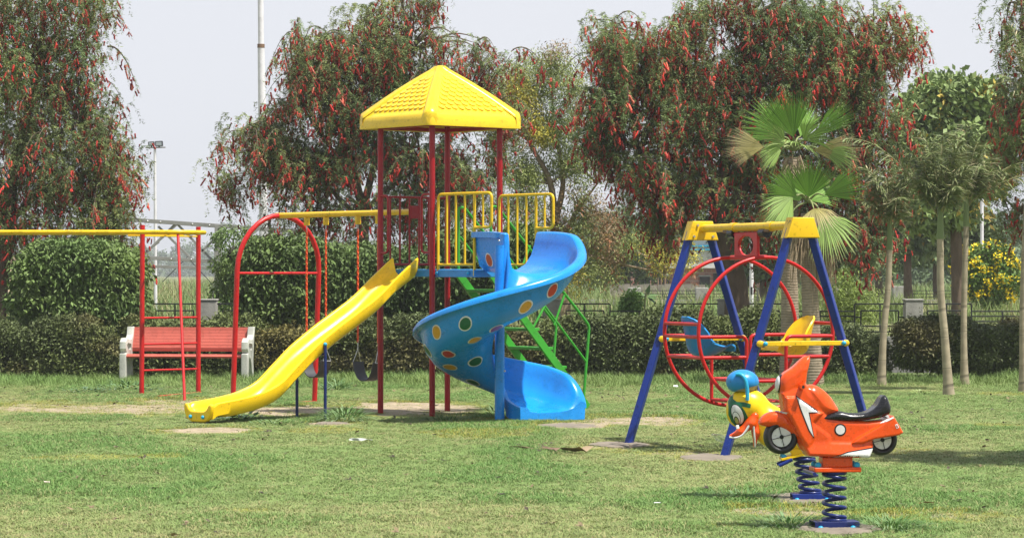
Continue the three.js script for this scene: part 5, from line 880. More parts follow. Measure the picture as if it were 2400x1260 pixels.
function leafyTree(name, label, cat, d, blobs, n, kinds, mat, color, limbs, sd, { gap = .38, freq = 1, barkMat = M.bark, scale = [.8, 1.25], extra, group, h0 = 0, twigs: tw = 3 } = {}) {
  seed(sd); const root = at(limbs[0].pts[0][0], limbs[0].pts[0][1], d); root.y = h0; const t = thing(name, label, cat, root, group);
  part(t, 'trunk', limbs.filter((l) => l.trunk).map((l) => limb(l.pts, d, l.r[0], l.r[1])), barkMat, { uv: false });
  for (const l of limbs.filter((l) => !l.trunk)) part(t, 'limb', limb(l.pts, d, l.r[0], l.r[1]), barkMat, { uv: false });
  if (tw) { const hub = limbs.flatMap((l) => l.pts.slice(-3)).map(([x, y, e = 0]) => at(x, y, d + e)), g = []; for (const b of blobs) { const c = at(b[0], b[1], d); let h = hub[0]; for (const q of hub) if (q.distanceTo(c) < h.distanceTo(c)) h = q; for (let i = 0; i < tw; i++) { const e = c.clone().add(V(rr(-.8, .8) * b[2] / F * d, rr(-.5, .8) * b[3] / F * d, rr(-.6, .6))), m = h.clone().lerp(e, .5).add(V(rr(-.1, .1), rr(0, .2), rr(-.1, .1))); g.push(tube([h, m, e], (u) => .02 * (1 - u) + .005, { smooth: true, n: 8, radial: 5 })); } } part(t, 'branches', g, barkMat, { uv: false, stuff: true }); }
  const pts = scatter(blobs, d, n, { gap, freq, sd }), lists = kinds.map(() => []);
  for (const s of pts) lists[Math.floor(rnd() * kinds.length)].push({ p: s.p, q: quat(rr(0, 6.28), rr(-.5, .5), rr(-.5, .5)), s: rr(...scale), c: color(s) });
  lists.forEach((l, i) => instances(t, 'foliage', kinds[i], mat, l, root));
  if (extra) extra(t, root, pts); return t;
}
// thin tree with yellowing leaves and brown pods, right of the tower roof
leafyTree('thin_leafed_tree', 'sparse tree with yellowing leaves and brown pods right of the tower roof', 'tree', 52, [[1290, 140, 50, 40, .6], [1240, 190, 70, 50], [1220, 250, 60, 60], [1320, 210, 70, 60, .7], [1250, 330, 70, 60], [1330, 300, 60, 60, .7], [1200, 390, 50, 50, .7], [1290, 420, 90, 50], [1370, 390, 60, 50, .7], [1240, 500, 80, 50, .8], [1340, 480, 70, 50, .6], [1400, 540, 80, 50, .4], [1310, 560, 80, 40, .4], [1480, 590, 90, 40, .55], [1560, 605, 80, 35, .6], [1400, 640, 80, 40, .35], [1330, 660, 60, 50, .35], [1190, 300, 40, 60, .5]], 2100, FINE, M.leaf,
  (s) => { const v = rr(.7, 1.3), y = fbm(s.p.x * 1.1, s.p.y * 1.1, 3, 2); return y > .56 ? lin(.66 * v, .58 * v, .10 * v) : y < .31 ? lin(.36 * v, .24 * v, .12 * v) : lin(.34 * v, .40 * v, .13 * v); },
  [{ trunk: true, pts: [[1330, 845], [1318, 720], [1308, 620], [1300, 540]], r: [.17, .11] }, { pts: [[1300, 540], [1290, 430], [1240, 330], [1200, 230]], r: [.08, .02] }, { pts: [[1300, 530], [1320, 420], [1300, 300], [1290, 150]], r: [.07, .015] }, { pts: [[1305, 580], [1350, 500], [1400, 430]], r: [.06, .015] }, { pts: [[1308, 620], [1380, 600], [1460, 620], [1560, 640]], r: [.055, .012] }, { pts: [[1290, 430], [1230, 420], [1170, 400]], r: [.03, .01] }], 201,
  { gap: .42, freq: 1.3, barkMat: M.barkPale, twigs: 4, h0: 0, extra: (t, root, pts) => { const l = []; for (const s of pts) if (s.p.y < 3.3 && rnd() < .12) { const v = rr(.7, 1.2); l.push({ p: s.p.clone().add(V(rr(-.2, .2), rr(-.2, .1), rr(-.2, .2))), q: quat(rr(0, 6.28)), s: rr(.8, 1.3), c: lin(.40 * v, .17 * v, .09 * v) }); } instances(t, 'pods', POD[0], M.flower, l, root); } });
// bright leafy tree far right
leafyTree('leafy_tree', 'bright green tree with yellow leaves behind the slender palms', 'tree', 62, [[2230, 225, 90, 45], [2180, 270, 80, 60], [2290, 240, 70, 50], [2160, 340, 70, 70], [2250, 320, 90, 70], [2330, 300, 60, 70], [2220, 410, 100, 60], [2310, 400, 70, 60], [2150, 430, 60, 50], [2200, 500, 90, 40, .7]], 2300, BROAD, M.leaf,
  (s) => { const v = rr(.75, 1.25), k = rnd(); return k < .08 ? lin(.66 * v, .52 * v, .10 * v) : lin(.28 * v, .38 * v, .13 * v); }, [{ trunk: true, pts: [[2248, 780], [2245, 650], [2240, 500]], r: [.16, .12] }, { pts: [[2240, 500], [2200, 400], [2170, 300]], r: [.09, .02] }, { pts: [[2240, 500], [2270, 380], [2280, 260]], r: [.09, .02] }], 202, { gap: .3, h0: RAISE });
// dark trees further back on the right, each with its own trunk
const bgc = (k = 1) => (s) => { const v = rr(.7, 1.25) * k, y = rnd(); return y < .04 ? lin(.55 * v, .40 * v, .07 * v) : lin(.18 * v, .25 * v, .10 * v); };
for (const [px, d, w, top, sd, label] of [[1985, 84, 70, 520, 1, 'dark green park tree behind the fan palms'], [2060, 92, 75, 500, 2, 'dark green park tree left of the slender palms, farther back'], [2128, 80, 80, 470, 3, 'dark green park tree behind the first slender palm'], [2195, 95, 75, 500, 4, 'dark green park tree behind the middle slender palm'], [2255, 86, 70, 480, 5, 'dark green park tree just left of the yellow flowering shrub'], [1470, 110, 80, 540, 6, 'hazy green tree behind the fence left of the swing frame'], [1790, 88, 80, 540, 7, 'green tree behind the white lamp pole']])
  leafyTree('park_tree', label, 'tree', d, [[px, top + 40, w, 50], [px - w * .5, top + 75, w * .7, 40], [px + w * .5, top + 80, w * .7, 40]], 420, BROAD, M.leaf, bgc(), [{ trunk: true, pts: [[px + 4, HORIZON + F * 1.05 / d], [px, 650], [px + 3, top + 70]], r: [.15, .09] }], 300 + sd, { gap: .3, h0: RAISE, scale: [1, 1.6], group: 'park trees beyond the fence on the right', twigs: 2 });
leafyTree('flowering_shrub', 'tall green shrub covered in yellow flowers beyond the fence at right', 'shrub', 66, [[2320, 610, 55, 35], [2290, 650, 50, 40], [2350, 655, 48, 45], [2320, 690, 50, 25], [2270, 615, 25, 35, .6]], 700, [BROAD[1]], M.leaf, (s) => { const v = rr(.7, 1.25); return lin(.20 * v, .33 * v, .08 * v); }, [{ trunk: true, pts: [[2318, 745], [2320, 690], [2318, 640]], r: [.05, .03] }], 401, { gap: .2, h0: RAISE, scale: [.45, .8], extra: (t, root, pts) => { const l = []; for (const s of pts) if (s.r > .8 && rnd() < .55 && s.p.y > 1.0) { const v = rr(.85, 1.15); l.push({ p: s.p.clone().add(s.u.clone().multiplyScalar(.12)), q: quat(rr(0, 6.28), rr(-.6, .6)), s: rr(.9, 1.5), c: lin(1.1 * v, .86 * v, .03 * v) }); } instances(t, 'flowers', BLOOM[0], M.flower, l, root); } });

// ------------------------------------------------------------------ hedges and clipped shrubs in front of the wall
function hedge(name, label, cat, d, blobs, n, kinds, color, sd, { group, base = 0, rz = .42, core = .8, scale = [.7, 1.4], gap = .22, stems } = {}) {
  seed(sd); const root = V(X(blobs[0][0], d), base, -d), t = thing(name, label, cat, root, group);
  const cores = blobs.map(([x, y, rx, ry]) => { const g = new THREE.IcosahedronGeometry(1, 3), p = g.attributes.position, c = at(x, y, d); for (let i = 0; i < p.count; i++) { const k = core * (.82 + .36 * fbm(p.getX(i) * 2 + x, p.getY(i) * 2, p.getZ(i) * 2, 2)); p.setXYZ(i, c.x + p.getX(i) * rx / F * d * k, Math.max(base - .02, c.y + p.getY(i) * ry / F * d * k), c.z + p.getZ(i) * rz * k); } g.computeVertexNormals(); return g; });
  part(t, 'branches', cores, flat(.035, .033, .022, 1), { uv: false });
  if (stems) for (const [pts, r0, r1] of stems) part(t, 'stem', limb(pts, d, r0, r1), M.bark, { uv: false });
  const lists = kinds.map(() => []), total = blobs.reduce((a, b) => a + b[2] * b[3], 0);
  for (const [x, y, rx, ry] of blobs) { const c = at(x, y, d), m = Math.round(n * rx * ry / total); for (let i = 0; i < m; i++) {
    const u = rdir(); if (u.z < -.5 && rnd() < .7) { i--; continue; } const k = (.80 + .40 * fbm(u.x * 2 + x, u.y * 2, u.z * 2 + sd, 3)) * rr(.86, 1.12);
    // flatter faces than an ellipsoid, as clipped hedges have
    const e = .62, sg = (q) => Math.sign(q) * Math.pow(Math.abs(q), e), p = V(c.x + sg(u.x) * rx / F * d * k, c.y + sg(u.y) * ry / F * d * k, c.z + sg(u.z) * rz * k); if (p.y < base + .04) continue; if (fbm(p.x * 3, p.y * 3, p.z * 3 + sd, 2) < gap) continue;
    lists[Math.floor(rnd() * kinds.length)].push({ p, q: quat(rr(0, 6.28), rr(-.4, .4), rr(-.4, .4)), s: rr(...scale), c: color(p) }); } }
  for (const [x, y, rx, ry] of blobs) for (let i = 0; i < 5; i++) { const px = x + rr(-1, 1) * rx, c = at(px, y - ry * rr(.85, 1.0), d), hgt = rr(.05, .2); for (let k = 0; k < 4; k++) { const p = c.clone().add(V(k * rr(-.01, .015), hgt * k / 3, rr(-.3, .3) * rz)); if (p.y > base + .1) lists[k % lists.length].push({ p, q: quat(rr(0, 6.28)), s: rr(.35, .6), c: color(p).multiplyScalar(1.15) }); } }
  lists.forEach((l, i) => l.length && instances(t, 'foliage', kinds[i], M.leaf, l, root)); return t;
}
const hc = (p) => { const v = rr(.55, 1.2) * (.72 + .45 * fbm(p.x * 2.2, p.y * 2.6, 7, 3)), y = fbm(p.x * 1.5, p.y * 1.5, 1, 2), dry = smooth(.58, .75, fbm(p.x * .8, p.y * 2 + 5, 9, 2)); return lin(lerp(lerp(.14, .22, y), .25, dry) * v, lerp(lerp(.185, .265, y), .23, dry) * v, lerp(.072, .09, dry) * v); };
const fc = (p) => { const v = rr(.7, 1.3), y = fbm(p.x * 1.2, p.y * 1.2, 4, 2); return lin(lerp(.125, .20, y) * v, lerp(.215, .28, y) * v, .065 * v); };
const row = (x0, x1, y0, y1, step = 55) => { const o = []; for (let x = x0 + step * .6; x < x1; x += step) { const up = 11 * Math.sin(x * .031) + 9 * Math.sin(x * .083 + 2); o.push([x, (y0 + y1) / 2 + 10 + up * .5, step * (.85 + .15 * Math.sin(x * .07)), (y1 - y0) * .43 - up * .5]); } return o; };
const HD = 42.9, HG = 'clipped hedges along the boundary wall';
hedge('hedge', 'low clipped hedge at the left, left of the bench', 'hedge', HD, row(-70, 285, 748, 890), 4600, HEDGE, hc, 501, { group: HG });
hedge('hedge', 'low hedge directly behind the bench', 'hedge', HD + .4, row(300, 640, 745, 880), 4300, HEDGE, hc, 502, { group: HG, gap: .30 });
hedge('hedge', 'thin dry patch of hedge behind the yellow slide', 'hedge', HD + .2, row(610, 780, 760, 880), 1300, HEDGE, (p) => { const c = hc(p); c.r *= 1.4; return c; }, 503, { group: HG, gap: .42, core: .6 });
hedge('hedge', 'low clipped hedge behind the swings and tower posts', 'hedge', HD, row(770, 1020, 738, 880), 3600, HEDGE, hc, 504, { group: HG });
hedge('hedge', 'low clipped hedge behind the spiral slide', 'hedge', HD, row(1010, 1430, 745, 872), 5200, HEDGE, hc, 505, { group: HG });
hedge('hedge', 'tall clipped hedge behind the left leg of the swing frame', 'hedge', HD - .1, row(1420, 1640, 728, 876), 3600, HEDGE, hc, 506, { group: HG });
hedge('hedge', 'clipped hedge behind the swing cage', 'hedge', HD, row(1630, 1900, 730, 880), 4000, HEDGE, hc, 507, { group: HG });
hedge('hedge', 'hedge end thinning out beside the bare wall', 'hedge', HD, row(1890, 2035, 765, 892), 1900, HEDGE, hc, 508, { group: HG, gap: .3 });
hedge('round_shrub', 'round topped dark shrub between the slender palms', 'shrub', HD - .3, [[2180, 808, 72, 50], [2258, 815, 70, 45], [2212, 788, 58, 36]], 3600, HEDGE, hc, 509, { gap: .12,  stems: [[[[2212, 895], [2210, 850], [2215, 800]], .03, .02], [[[2255, 895], [2258, 850], [2255, 800]], .025, .015]] });
hedge('round_shrub', 'dark shrub at the right edge behind the last palm', 'shrub', HD - .1, [[2340, 828, 45, 50], [2400, 822, 60, 56], [2460, 822, 60, 56]], 3400, HEDGE, hc, 510, { gap: .15 });
hedge('ficus_shrub', 'dome shaped light green shrub under the left bottlebrush tree', 'shrub', HD + .9, [[190, 680, 130, 95], [125, 690, 80, 68], [262, 672, 66, 78], [170, 630, 100, 55], [180, 740, 140, 60]], 4300, FICUS, fc, 511, { rz: .7, core: .78 });
hedge('ficus_shrub', 'tall bushy green shrub behind the red swing arch', 'shrub', HD + 1.1, [[650, 640, 85, 75], [720, 650, 90, 75], [625, 690, 55, 65], [670, 710, 80, 60], [800, 660, 80, 70], [760, 700, 80, 60]], 4400, FICUS, (p) => { const c = fc(p); c.multiplyScalar(.85); return c; }, 512, { rz: .7, core: .74, gap: .2, stems: [[[[650, 870], [640, 780], [610, 710]], .03, .02], [[[655, 870], [665, 780], [680, 700]], .03, .02]] });
hedge('ficus_shrub', 'dark bushy green shrub behind the tower posts', 'shrub', HD + 1.2, [[880, 660, 70, 75], [950, 670, 70, 75], [1020, 665, 60, 70], [1080, 620, 45, 70], [1100, 670, 50, 70], [1230, 590, 45, 50], [1180, 640, 50, 60]], 4200, FICUS, (p) => { const c = fc(p); c.multiplyScalar(.72); return c; }, 513, { rz: .6, core: .74, gap: .22 });

// weeds and small plants standing in the lawn
function weed(name, label, px, py, n, R, h, l, w, col, sd) { seed(sd); const root = gp(px, py), L = []; for (let i = 0; i < n; i++) { const a = rr(0, 6.28), r = R * Math.sqrt(rnd()), p = V(Math.cos(a) * r, h * rnd() * (1 - r / R * .6), Math.sin(a) * r), d = V(Math.cos(a) * .8, rr(.0, 1), Math.sin(a) * .8).normalize(), nn = V(0, 1, 0); nn.addScaledVector(d, -nn.dot(d)).normalize(); L.push({ p, d, l: l * rr(.6, 1.2), w: w * rr(.7, 1.2), n: nn, bend: .35 }); }
  const t = thing(name, label, 'weed', root), m = new THREE.Mesh(leaves(L), new THREE.MeshPhysicalMaterial({ color: col.multiplyScalar(.6), roughness: .6, transmission: .2, thickness: 0, side: THREE.DoubleSide })); m.name = 'leaves'; m.userData.kind = 'stuff'; m.castShadow = m.receiveShadow = true; t.add(m); }
weed('broadleaf_weed', 'dark broad leafed weed growing under the yellow slide', 560, 985, 90, .26, .13, .10, .055, lin(0.12, 0.24, 0.085), 601);
weed('broadleaf_weed', 'low weeds in front of the slide legs', 650, 997, 160, .42, .06, .07, .022, lin(0.17, 0.31, 0.085), 602);
weed('grass_clump', 'bright green grass clump between slide legs and left tower post', 808, 988, 420, .26, .18, .16, .014, lin(0.22, 0.42, 0.102), 603);
weed('grass_clump', 'small grass clump at the foot of the front tower post', 1050, 990, 260, .30, .08, .11, .012, lin(0.17, 0.32, 0.085), 604);
weed('grass_clump', 'grass clump beside the pole of the spiral slide', 1168, 975, 240, .24, .14, .13, .012, lin(0.20, 0.37, 0.093), 605);
weed('broadleaf_weed', 'low dark weed patch left of the climbing frame', 205, 922, 160, .35, .10, .06, .028, lin(0.12, 0.26, 0.102), 606);
weed('broadleaf_weed', 'green weeds at the foot of the left climbing frame post', 300, 915, 260, .5, .14, .09, .024, lin(0.15, 0.31, 0.093), 607);
weed('grass_clump', 'grass clump in front of the scooter footing', 1850, 1236, 420, .24, .07, .10, .008, lin(0.17, 0.37, 0.076), 608);
weed('grass_clump', 'grass clump right of the scooter footing', 2085, 1240, 420, .24, .07, .10, .008, lin(0.17, 0.37, 0.076), 609);
weed('grass_clump', 'dark grass tuft left of the duck footing', 1745, 1172, 420, .36, .05, .09, .008, lin(0.15, 0.34, 0.076), 610);
weed('broadleaf_weed', 'yellow green weed at the palm trunks on the right', 2160, 925, 60, .16, .10, .06, .03, lin(0.37, 0.51, 0.102), 611);
weed('grass_clump', 'weeds growing beneath the cage behind the slide swings', 790, 915, 220, .3, .16, .13, .02, lin(0.17, 0.34, 0.093), 612);
// ------------------------------------------------------------------ palms
function fan(t, root, hub, aim, R, spread, col, droop = .12, fold = .3, n = 34, roll = 0) { // one palmate leaf, blades radiating in the plane across "aim"
  const f = aim.clone().normalize(), side = f.clone().cross(V(0, 0, 1).addScaledVector(f, -f.z)).normalize(), pos = [], nor = [], idx = []; side.applyAxisAngle(f, roll); const nn = side.clone().cross(f).normalize();
  for (let i = 0; i < n; i++) {
    const a = (i / (n - 1) - .5) * spread, L = R * (1 - .18 * Math.pow(Math.abs(a) / spread * 2, 2)) * rr(.9, 1.06), d = f.clone().multiplyScalar(Math.cos(a)).addScaledVector(side, Math.sin(a)), w = side.clone().multiplyScalar(Math.cos(a)).addScaledVector(f, -Math.sin(a)), da = spread / (n - 1), o = pos.length / 3, ph = rr(.7, 1.3);
    const K = [0, .3, .6, .8, 1];
    for (const k of K) { const hw = k < .62 ? L * k * Math.tan(da / 2) * 1.0 : L * .6 * Math.tan(da / 2) * (1 - (k - .58) / .44), c = hub.clone().addScaledVector(d, L * k).addScaledVector(nn, .10 * R * Math.cos(a * 1.3) * k * (1 - k) * 2); c.y -= droop * R * ph * k * k * (.4 + .6 * (k > .62 ? 1.6 : 1)); const ridge = nn.clone().multiplyScalar(fold * hw);
      for (const [s, e] of [[-1, 0], [0, 1], [1, 0]]) { const p = c.clone().addScaledVector(w, s * hw); if (e) p.add(ridge); pos.push(p.x, p.y, p.z); const q = nn.clone().addScaledVector(w, s * .5); nor.push(q.x, q.y, q.z); } }
    for (let k = 0; k < K.length - 1; k++) for (const s of [0, 1]) { const A = o + k * 3 + s; idx.push(A, A + 1, A + 3, A + 1, A + 4, A + 3); }
  }
  const g = new THREE.BufferGeometry(); g.setAttribute('position', new THREE.BufferAttribute(new Float32Array(pos), 3)); g.setAttribute('normal', new THREE.BufferAttribute(new Float32Array(nor), 3)); g.setIndex(idx);
  // the outer half of a leaf dries to straw
  const tip = col.tip ?? [.33, .29, .13], c = new Float32Array(pos.length), per = 15; for (let i = 0; i < pos.length / 3; i++) { const k = [0, .3, .6, .8, 1][Math.floor((i % per) / 3)], m = smooth(col.dry ?? .75, 1.08, k) * rr(.6, 1), v = .6 + .7 * hash3(Math.floor(i / per), 3, 7); for (let q = 0; q < 3; q++) c[i * 3 + q] = lerp(col.c[q], tip[q], m) * v; }
  norm(g); g.setAttribute('color', new THREE.BufferAttribute(c, 3)); return g;
}
M.frond = new THREE.MeshPhysicalMaterial({ vertexColors: true, roughness: .55, specularIntensity: .5, transmission: .18, thickness: 0, side: THREE.DoubleSide }); M.frond.name = 'frond';
M.straw = new THREE.MeshStandardMaterial({ color: lin(.33, .25, .16), roughness: .9, side: THREE.DoubleSide });
function fanPalm(label, d, trunk, crown, list, sd, skirts) {
  seed(sd); const root = V(X(trunk[0][0], d), 0, -d), t = thing('fan_palm', label, 'palm tree', root, 'fan palms behind the swing cage');
  const pts = trunk.map(([x, y]) => at(x, y, d)); pts[0].y = -.1;
  part(t, 'trunk', tube(pts, (u) => lerp(.135, .10, u) + .05 * Math.pow(1 - u, 8), { smooth: true, n: 40, radial: 18 }), M.palmTrunk, { uv: false });
  const c0 = at(crown[0], crown[1], d);
  for (const [hx, hy, ax, ay, az, R, spread, kind, dr = .12] of list) { // hub pixel, aim, radius in pixels
    const dz = az * .5, hub = at(hx, hy, d).add(V(0, 0, dz)), col = [{ c: [.165, .32, .04], dry: .92 }, { c: [.24, .36, .085], dry: .74 }, { c: [.34, .30, .10], dry: .35, tip: [.40, .33, .22] }, { c: [.19, .36, .055], dry: .88 }][kind];
    const g = fan(t, root, hub, V(ax, -ay, az), R * 1.13 / F * d, spread, col, dr, .6, 30, rr(-.12, .12)); g.translate(-root.x, -root.y, -root.z);
    const fr = new THREE.Mesh(g, M.frond); fr.name = 'frond'; fr.castShadow = fr.receiveShadow = true; t.add(fr);
    part(fr, 'leaf_stalk', tube([c0, c0.clone().lerp(hub, .55).add(V(0, .06, 0)), hub], (u) => lerp(.02, .009, u), { smooth: true, n: 10, radial: 6 }), flat(.20, .24, .08, .6), { root: t });
  }
  for (const [x, y0, y1, w, n] of skirts) { const S = []; for (let i = 0; i < n; i++) { const a = rr(-1, 1), p = at(x + a * w * .5, y0 + rr(-8, 18), d).add(V(0, 0, rr(-.12, .2))), e = at(x + a * w * rr(.6, 1.15), lerp(y0, y1, rr(.45, 1)), d).add(V(0, 0, rr(-.2, .25))); S.push(tube([p, p.clone().lerp(e, .5).add(V(a * .05, .03, 0)), e], (u) => .010 * (1 - .8 * u), { smooth: true, n: 6, radial: 4, caps: false })); } part(t, 'dead_leaf_skirt', S, M.straw, { uv: false, stuff: true }); }
}
fanPalm('taller fan palm with broad upright green leaves behind the swing cage', 40.4, [[1852, 900], [1852, 720], [1850, 560], [1858, 370]], [1860, 352], [
  [1858, 322, -.28, -1, .3, 112, 1.35, 0, .03], [1835, 320, -.75, -.7, .1, 112, 1.7, 3, .08], [1905, 322, .85, -.75, .2, 112, .75, 0, .04], [1880, 318, .25, -1, -.35, 84, 1.1, 3, .05], [1880, 330, .55, -.55, .55, 80, 1.8, 1, .15], [1835, 340, -.6, -.25, .6, 78, 1.8, 1, .15],
  [1790, 345, -1, -.05, .15, 88, 1.3, 2, .02], [1905, 352, 1, .02, .2, 108, 1.0, 2, .03], [1860, 340, .05, -.2, 1, 70, 2.2, 1, .25], [1925, 352, .9, .25, .25, 85, 1.0, 1, .10], [1830, 352, -.7, .2, .3, 60, 1.5, 1, .2]], 701, [[1858, 372, 470, 36, 60]]);
fanPalm('shorter fan palm with drooping leaves and a dry straw skirt', 39.9, [[1906, 908], [1902, 760], [1896, 620], [1894, 500]], [1894, 472], [
  [1865, 460, -.85, -.5, .35, 92, 1.5, 0, .04], [1893, 462, .02, -1, .3, 92, 1.9, 0, .03], [1930, 458, .9, -.4, .3, 98, 1.1, 0, .03], [1855, 462, -.6, .55, .4, 92, 1.5, 1, .12], [1925, 505, .5, .75, .35, 96, 1.9, 1, .14], [1845, 512, -1, .0, .25, 78, .7, 1, .05], [1880, 470, -.2, -.6, -.5, 80, 1.8, 3, .08], [1905, 470, .5, -.6, -.5, 84, 1.8, 3, .08], [1900, 490, .1, .4, .9, 75, 2.0, 2, .2]], 702, [[1898, 520, 690, 62, 190], [1925, 540, 720, 30, 60]]);

function featherPalm(label, d, trunk, r0, r1, fr, sd, group = 'slender ringed palms on the right') {
  seed(sd); const root = V(X(trunk[0][0], d), 0, -d), t = thing('slender_palm', label, 'palm tree', root, group), pts = trunk.map(([x, y]) => at(x, y, d)); pts[0].y = -.08;
  part(t, 'trunk', tube(pts, (u) => lerp(r0, r1, Math.pow(u, .5)) + .035 * Math.pow(1 - u, 10), { smooth: true, n: 30, radial: 14 }), M.ringTrunk, { uv: false });
  const top = pts[pts.length - 1];
  part(t, 'crown_shaft', tube([top, top.clone().add(V(0, .35, 0)), top.clone().add(V(.02, .6, 0))], (u) => lerp(r1 * 1.15, .02, u), { radial: 10 }), flat(.15, .20, .07, .6), { uv: false });
  for (const [ax, ay, az, L, kind] of fr) {
    const dir = V(ax, ay, az).normalize(), P = [], base = top.clone().add(V(0, rr(.2, .5), 0)), out = V(dir.x, 0, dir.z); const n = 26, dryf = kind;
    for (let i = 0; i <= 12; i++) { const u = i / 12; P.push(base.clone().addScaledVector(dir, L * u).add(V(out.x * .2 * L * u * u, -.32 * L * u * u * u, out.z * .2 * L * u * u))); }
    const c = new THREE.CatmullRomCurve3(P), Ls = [];
    for (let i = 2; i < n * 2.6; i++) { const u = Math.min(1, .12 + .88 * i / (n * 2.6)), p = c.getPoint(u), tg = c.getTangent(u), sA = tg.clone().cross(V(.01, 1, 0)).normalize(), sB = sA.clone().cross(tg); for (const s of [-1, 1]) { const an = rr(-.65, .65) + (s > 0 ? 0 : Math.PI), d2 = tg.clone().multiplyScalar(rr(.5, 1.1)).addScaledVector(sA, Math.cos(an)).addScaledVector(sB, Math.sin(an)).add(V(0, rr(-.55, .1), 0)).normalize(), nn = V(rr(-.5, .5), 1, rr(-.5, .5)); nn.addScaledVector(d2, -nn.dot(d2)).normalize(); Ls.push({ p, d: d2, l: .30 * Math.sin(Math.PI * (.14 + .76 * u)) * rr(.7, 1.15), w: .018, n: nn, bend: rr(.15, .6) }); } }
    const g = leaves(Ls), cnt = g.attributes.position.count, col = new Float32Array(cnt * 3); for (let i = 0; i < cnt; i++) { const v = .75 + .5 * hash3(i >> 2, 1, 3), dry = hash3(i >> 2, 5, 9) < dryf ? 1 : 0, tip = (i & 3) === 3 ? .5 : 0; const a = [.175, .225, .075], b = [.38, .33, .19]; for (let q = 0; q < 3; q++) col[i * 3 + q] = lerp(a[q], b[q], Math.max(dry, tip * .7)) * v; }
    g.setAttribute('color', new THREE.BufferAttribute(col, 3)); g.translate(-root.x, -root.y, -root.z); const m = new THREE.Mesh(g, M.frond); m.name = 'frond'; m.castShadow = m.receiveShadow = true; t.add(m);
    part(m, 'rib', tube(P, (u) => .012 * (1 - .8 * u), { n: 12, radial: 5 }), flat(.24, .23, .10, .6), { root: t });
  }
}
const spray = (n, L, dry, tilt = .25) => Array.from({ length: n }, (_, i) => { const a = i / n * 6.283 + .5, up = i % 3 === 0 ? 4.2 : i % 3 === 1 ? 2.4 : 1.2; return [Math.cos(a) * .8 + tilt * 0, up, Math.sin(a) * .8, L * 1.12 * (.75 + .3 * hash3(i, n, 2)) * (i % 3 === 2 ? .6 : i % 3 === 1 ? .85 : 1), dry]; });
featherPalm('slim palm with a leaning trunk, left of the slender palms', 39.9, [[2066, 905], [2072, 780], [2082, 680], [2086, 585]], .054, .042, spray(14, 1.15, .22), 711);
featherPalm('middle slender palm with a thick ringed trunk base', 36.7, [[2226, 927], [2216, 800], [2206, 680], [2205, 560]], .062, .045, [...spray(17, 1.3, .14), [-1, 1.6, .1, 2.0, .15]], 712);
featherPalm('dark slender palm just right of the middle palm', 40.2, [[2262, 903], [2260, 780], [2262, 660], [2266, 530]], .052, .04, [...spray(15, 1.3, .16), [1, .8, .2, 1.3, .2], [.9, 1.2, -.2, 1.4, .2]], 713);
featherPalm('ringed palm trunk cut by the right edge of the view', 37.7, [[2402, 920], [2400, 760], [2404, 600], [2420, 300]], .06, .05, spray(6, 1.4, .2), 714);

// ------------------------------------------------------------------ boundary wall, pillars, black metal fence
{
  const z = -WALL, wallTop = .58;
  const w = thing('boundary_wall', 'low grey rendered wall behind the hedges with square pillars', 'wall', V(0, 0, z));
  part(w, 'wall', bar(V(-16, wallTop / 2 - .1, z), V(16, wallTop / 2 - .1, z), .22, wallTop + .2, UP, .012), M.wall);
  const pil = [84, 487, 890, 1293, 1704, 2141, 2560], PW = .29;
  for (const px of pil) { const x = X(px, WALL); part(w, 'pillar', [bar(V(x, wallTop, z + .001), V(x, 1.155, z + .001), .29, PW, V(1, 0, 0), .012), bar(V(x, 1.155, z + .001), V(x, 1.185, z + .001), .31, PW + .02, V(1, 0, 0), .01)], M.concrete); }
  const names = ['far left behind the dome shrub', 'behind the bench and climbing frame', 'behind the swings', 'behind the tower and steps', 'left of the swing frame', 'behind the swing cage and fan palms', 'right of the last pillar', 'beyond the right edge'];
  for (let i = 0; i < pil.length - 1; i++) {
    const x0 = X(pil[i], WALL) + PW / 2, x1 = X(pil[i + 1], WALL) - PW / 2, t = thing('fence_panel', `black metal fence panel ${['at the far left behind the dome shaped shrub', 'behind the bench, left half before the swing arch', 'behind the shrubs at the tower', 'just right of the spiral slide and green steps', 'behind the swing cage and the palms', 'at the far right beyond the slender palms'][i]}`, 'fence', V((x0 + x1) / 2, wallTop, z), 'black metal fence panels between the pillars');
    const tp = 1.105, bt = .655, h = (a, b, y) => part(t, 'rail', bar(V(a, y, z), V(b, y, z), .022, .022, UP, .003), M.ironBlack), v = (x, a, b) => part(t, 'upright', bar(V(x, a, z + .002), V(x, b, z + .002), .022, .022, V(1, 0, 0), .003), M.ironBlack);
    for (const s of [1, -1]) { const X0 = s > 0 ? x0 : x1, q = (k) => X0 + s * k; h(q(0), q(.80), tp); v(q(.80), bt, tp); v(q(.39), bt, tp); h(q(.09), q(.70), .995); h(q(.09), q(.70), .745); v(q(.09), .745, .995); v(q(.70), .745, .995); h(q(0), q(.09), .89); h(q(.70), q(.80), .89); }
    for (const y of [.985, .905, .82, .735]) h(x0 + .80, x1 - .80, y); h(x0, x1, bt); v((x0 + x1) / 2, bt, .985);
  }
}
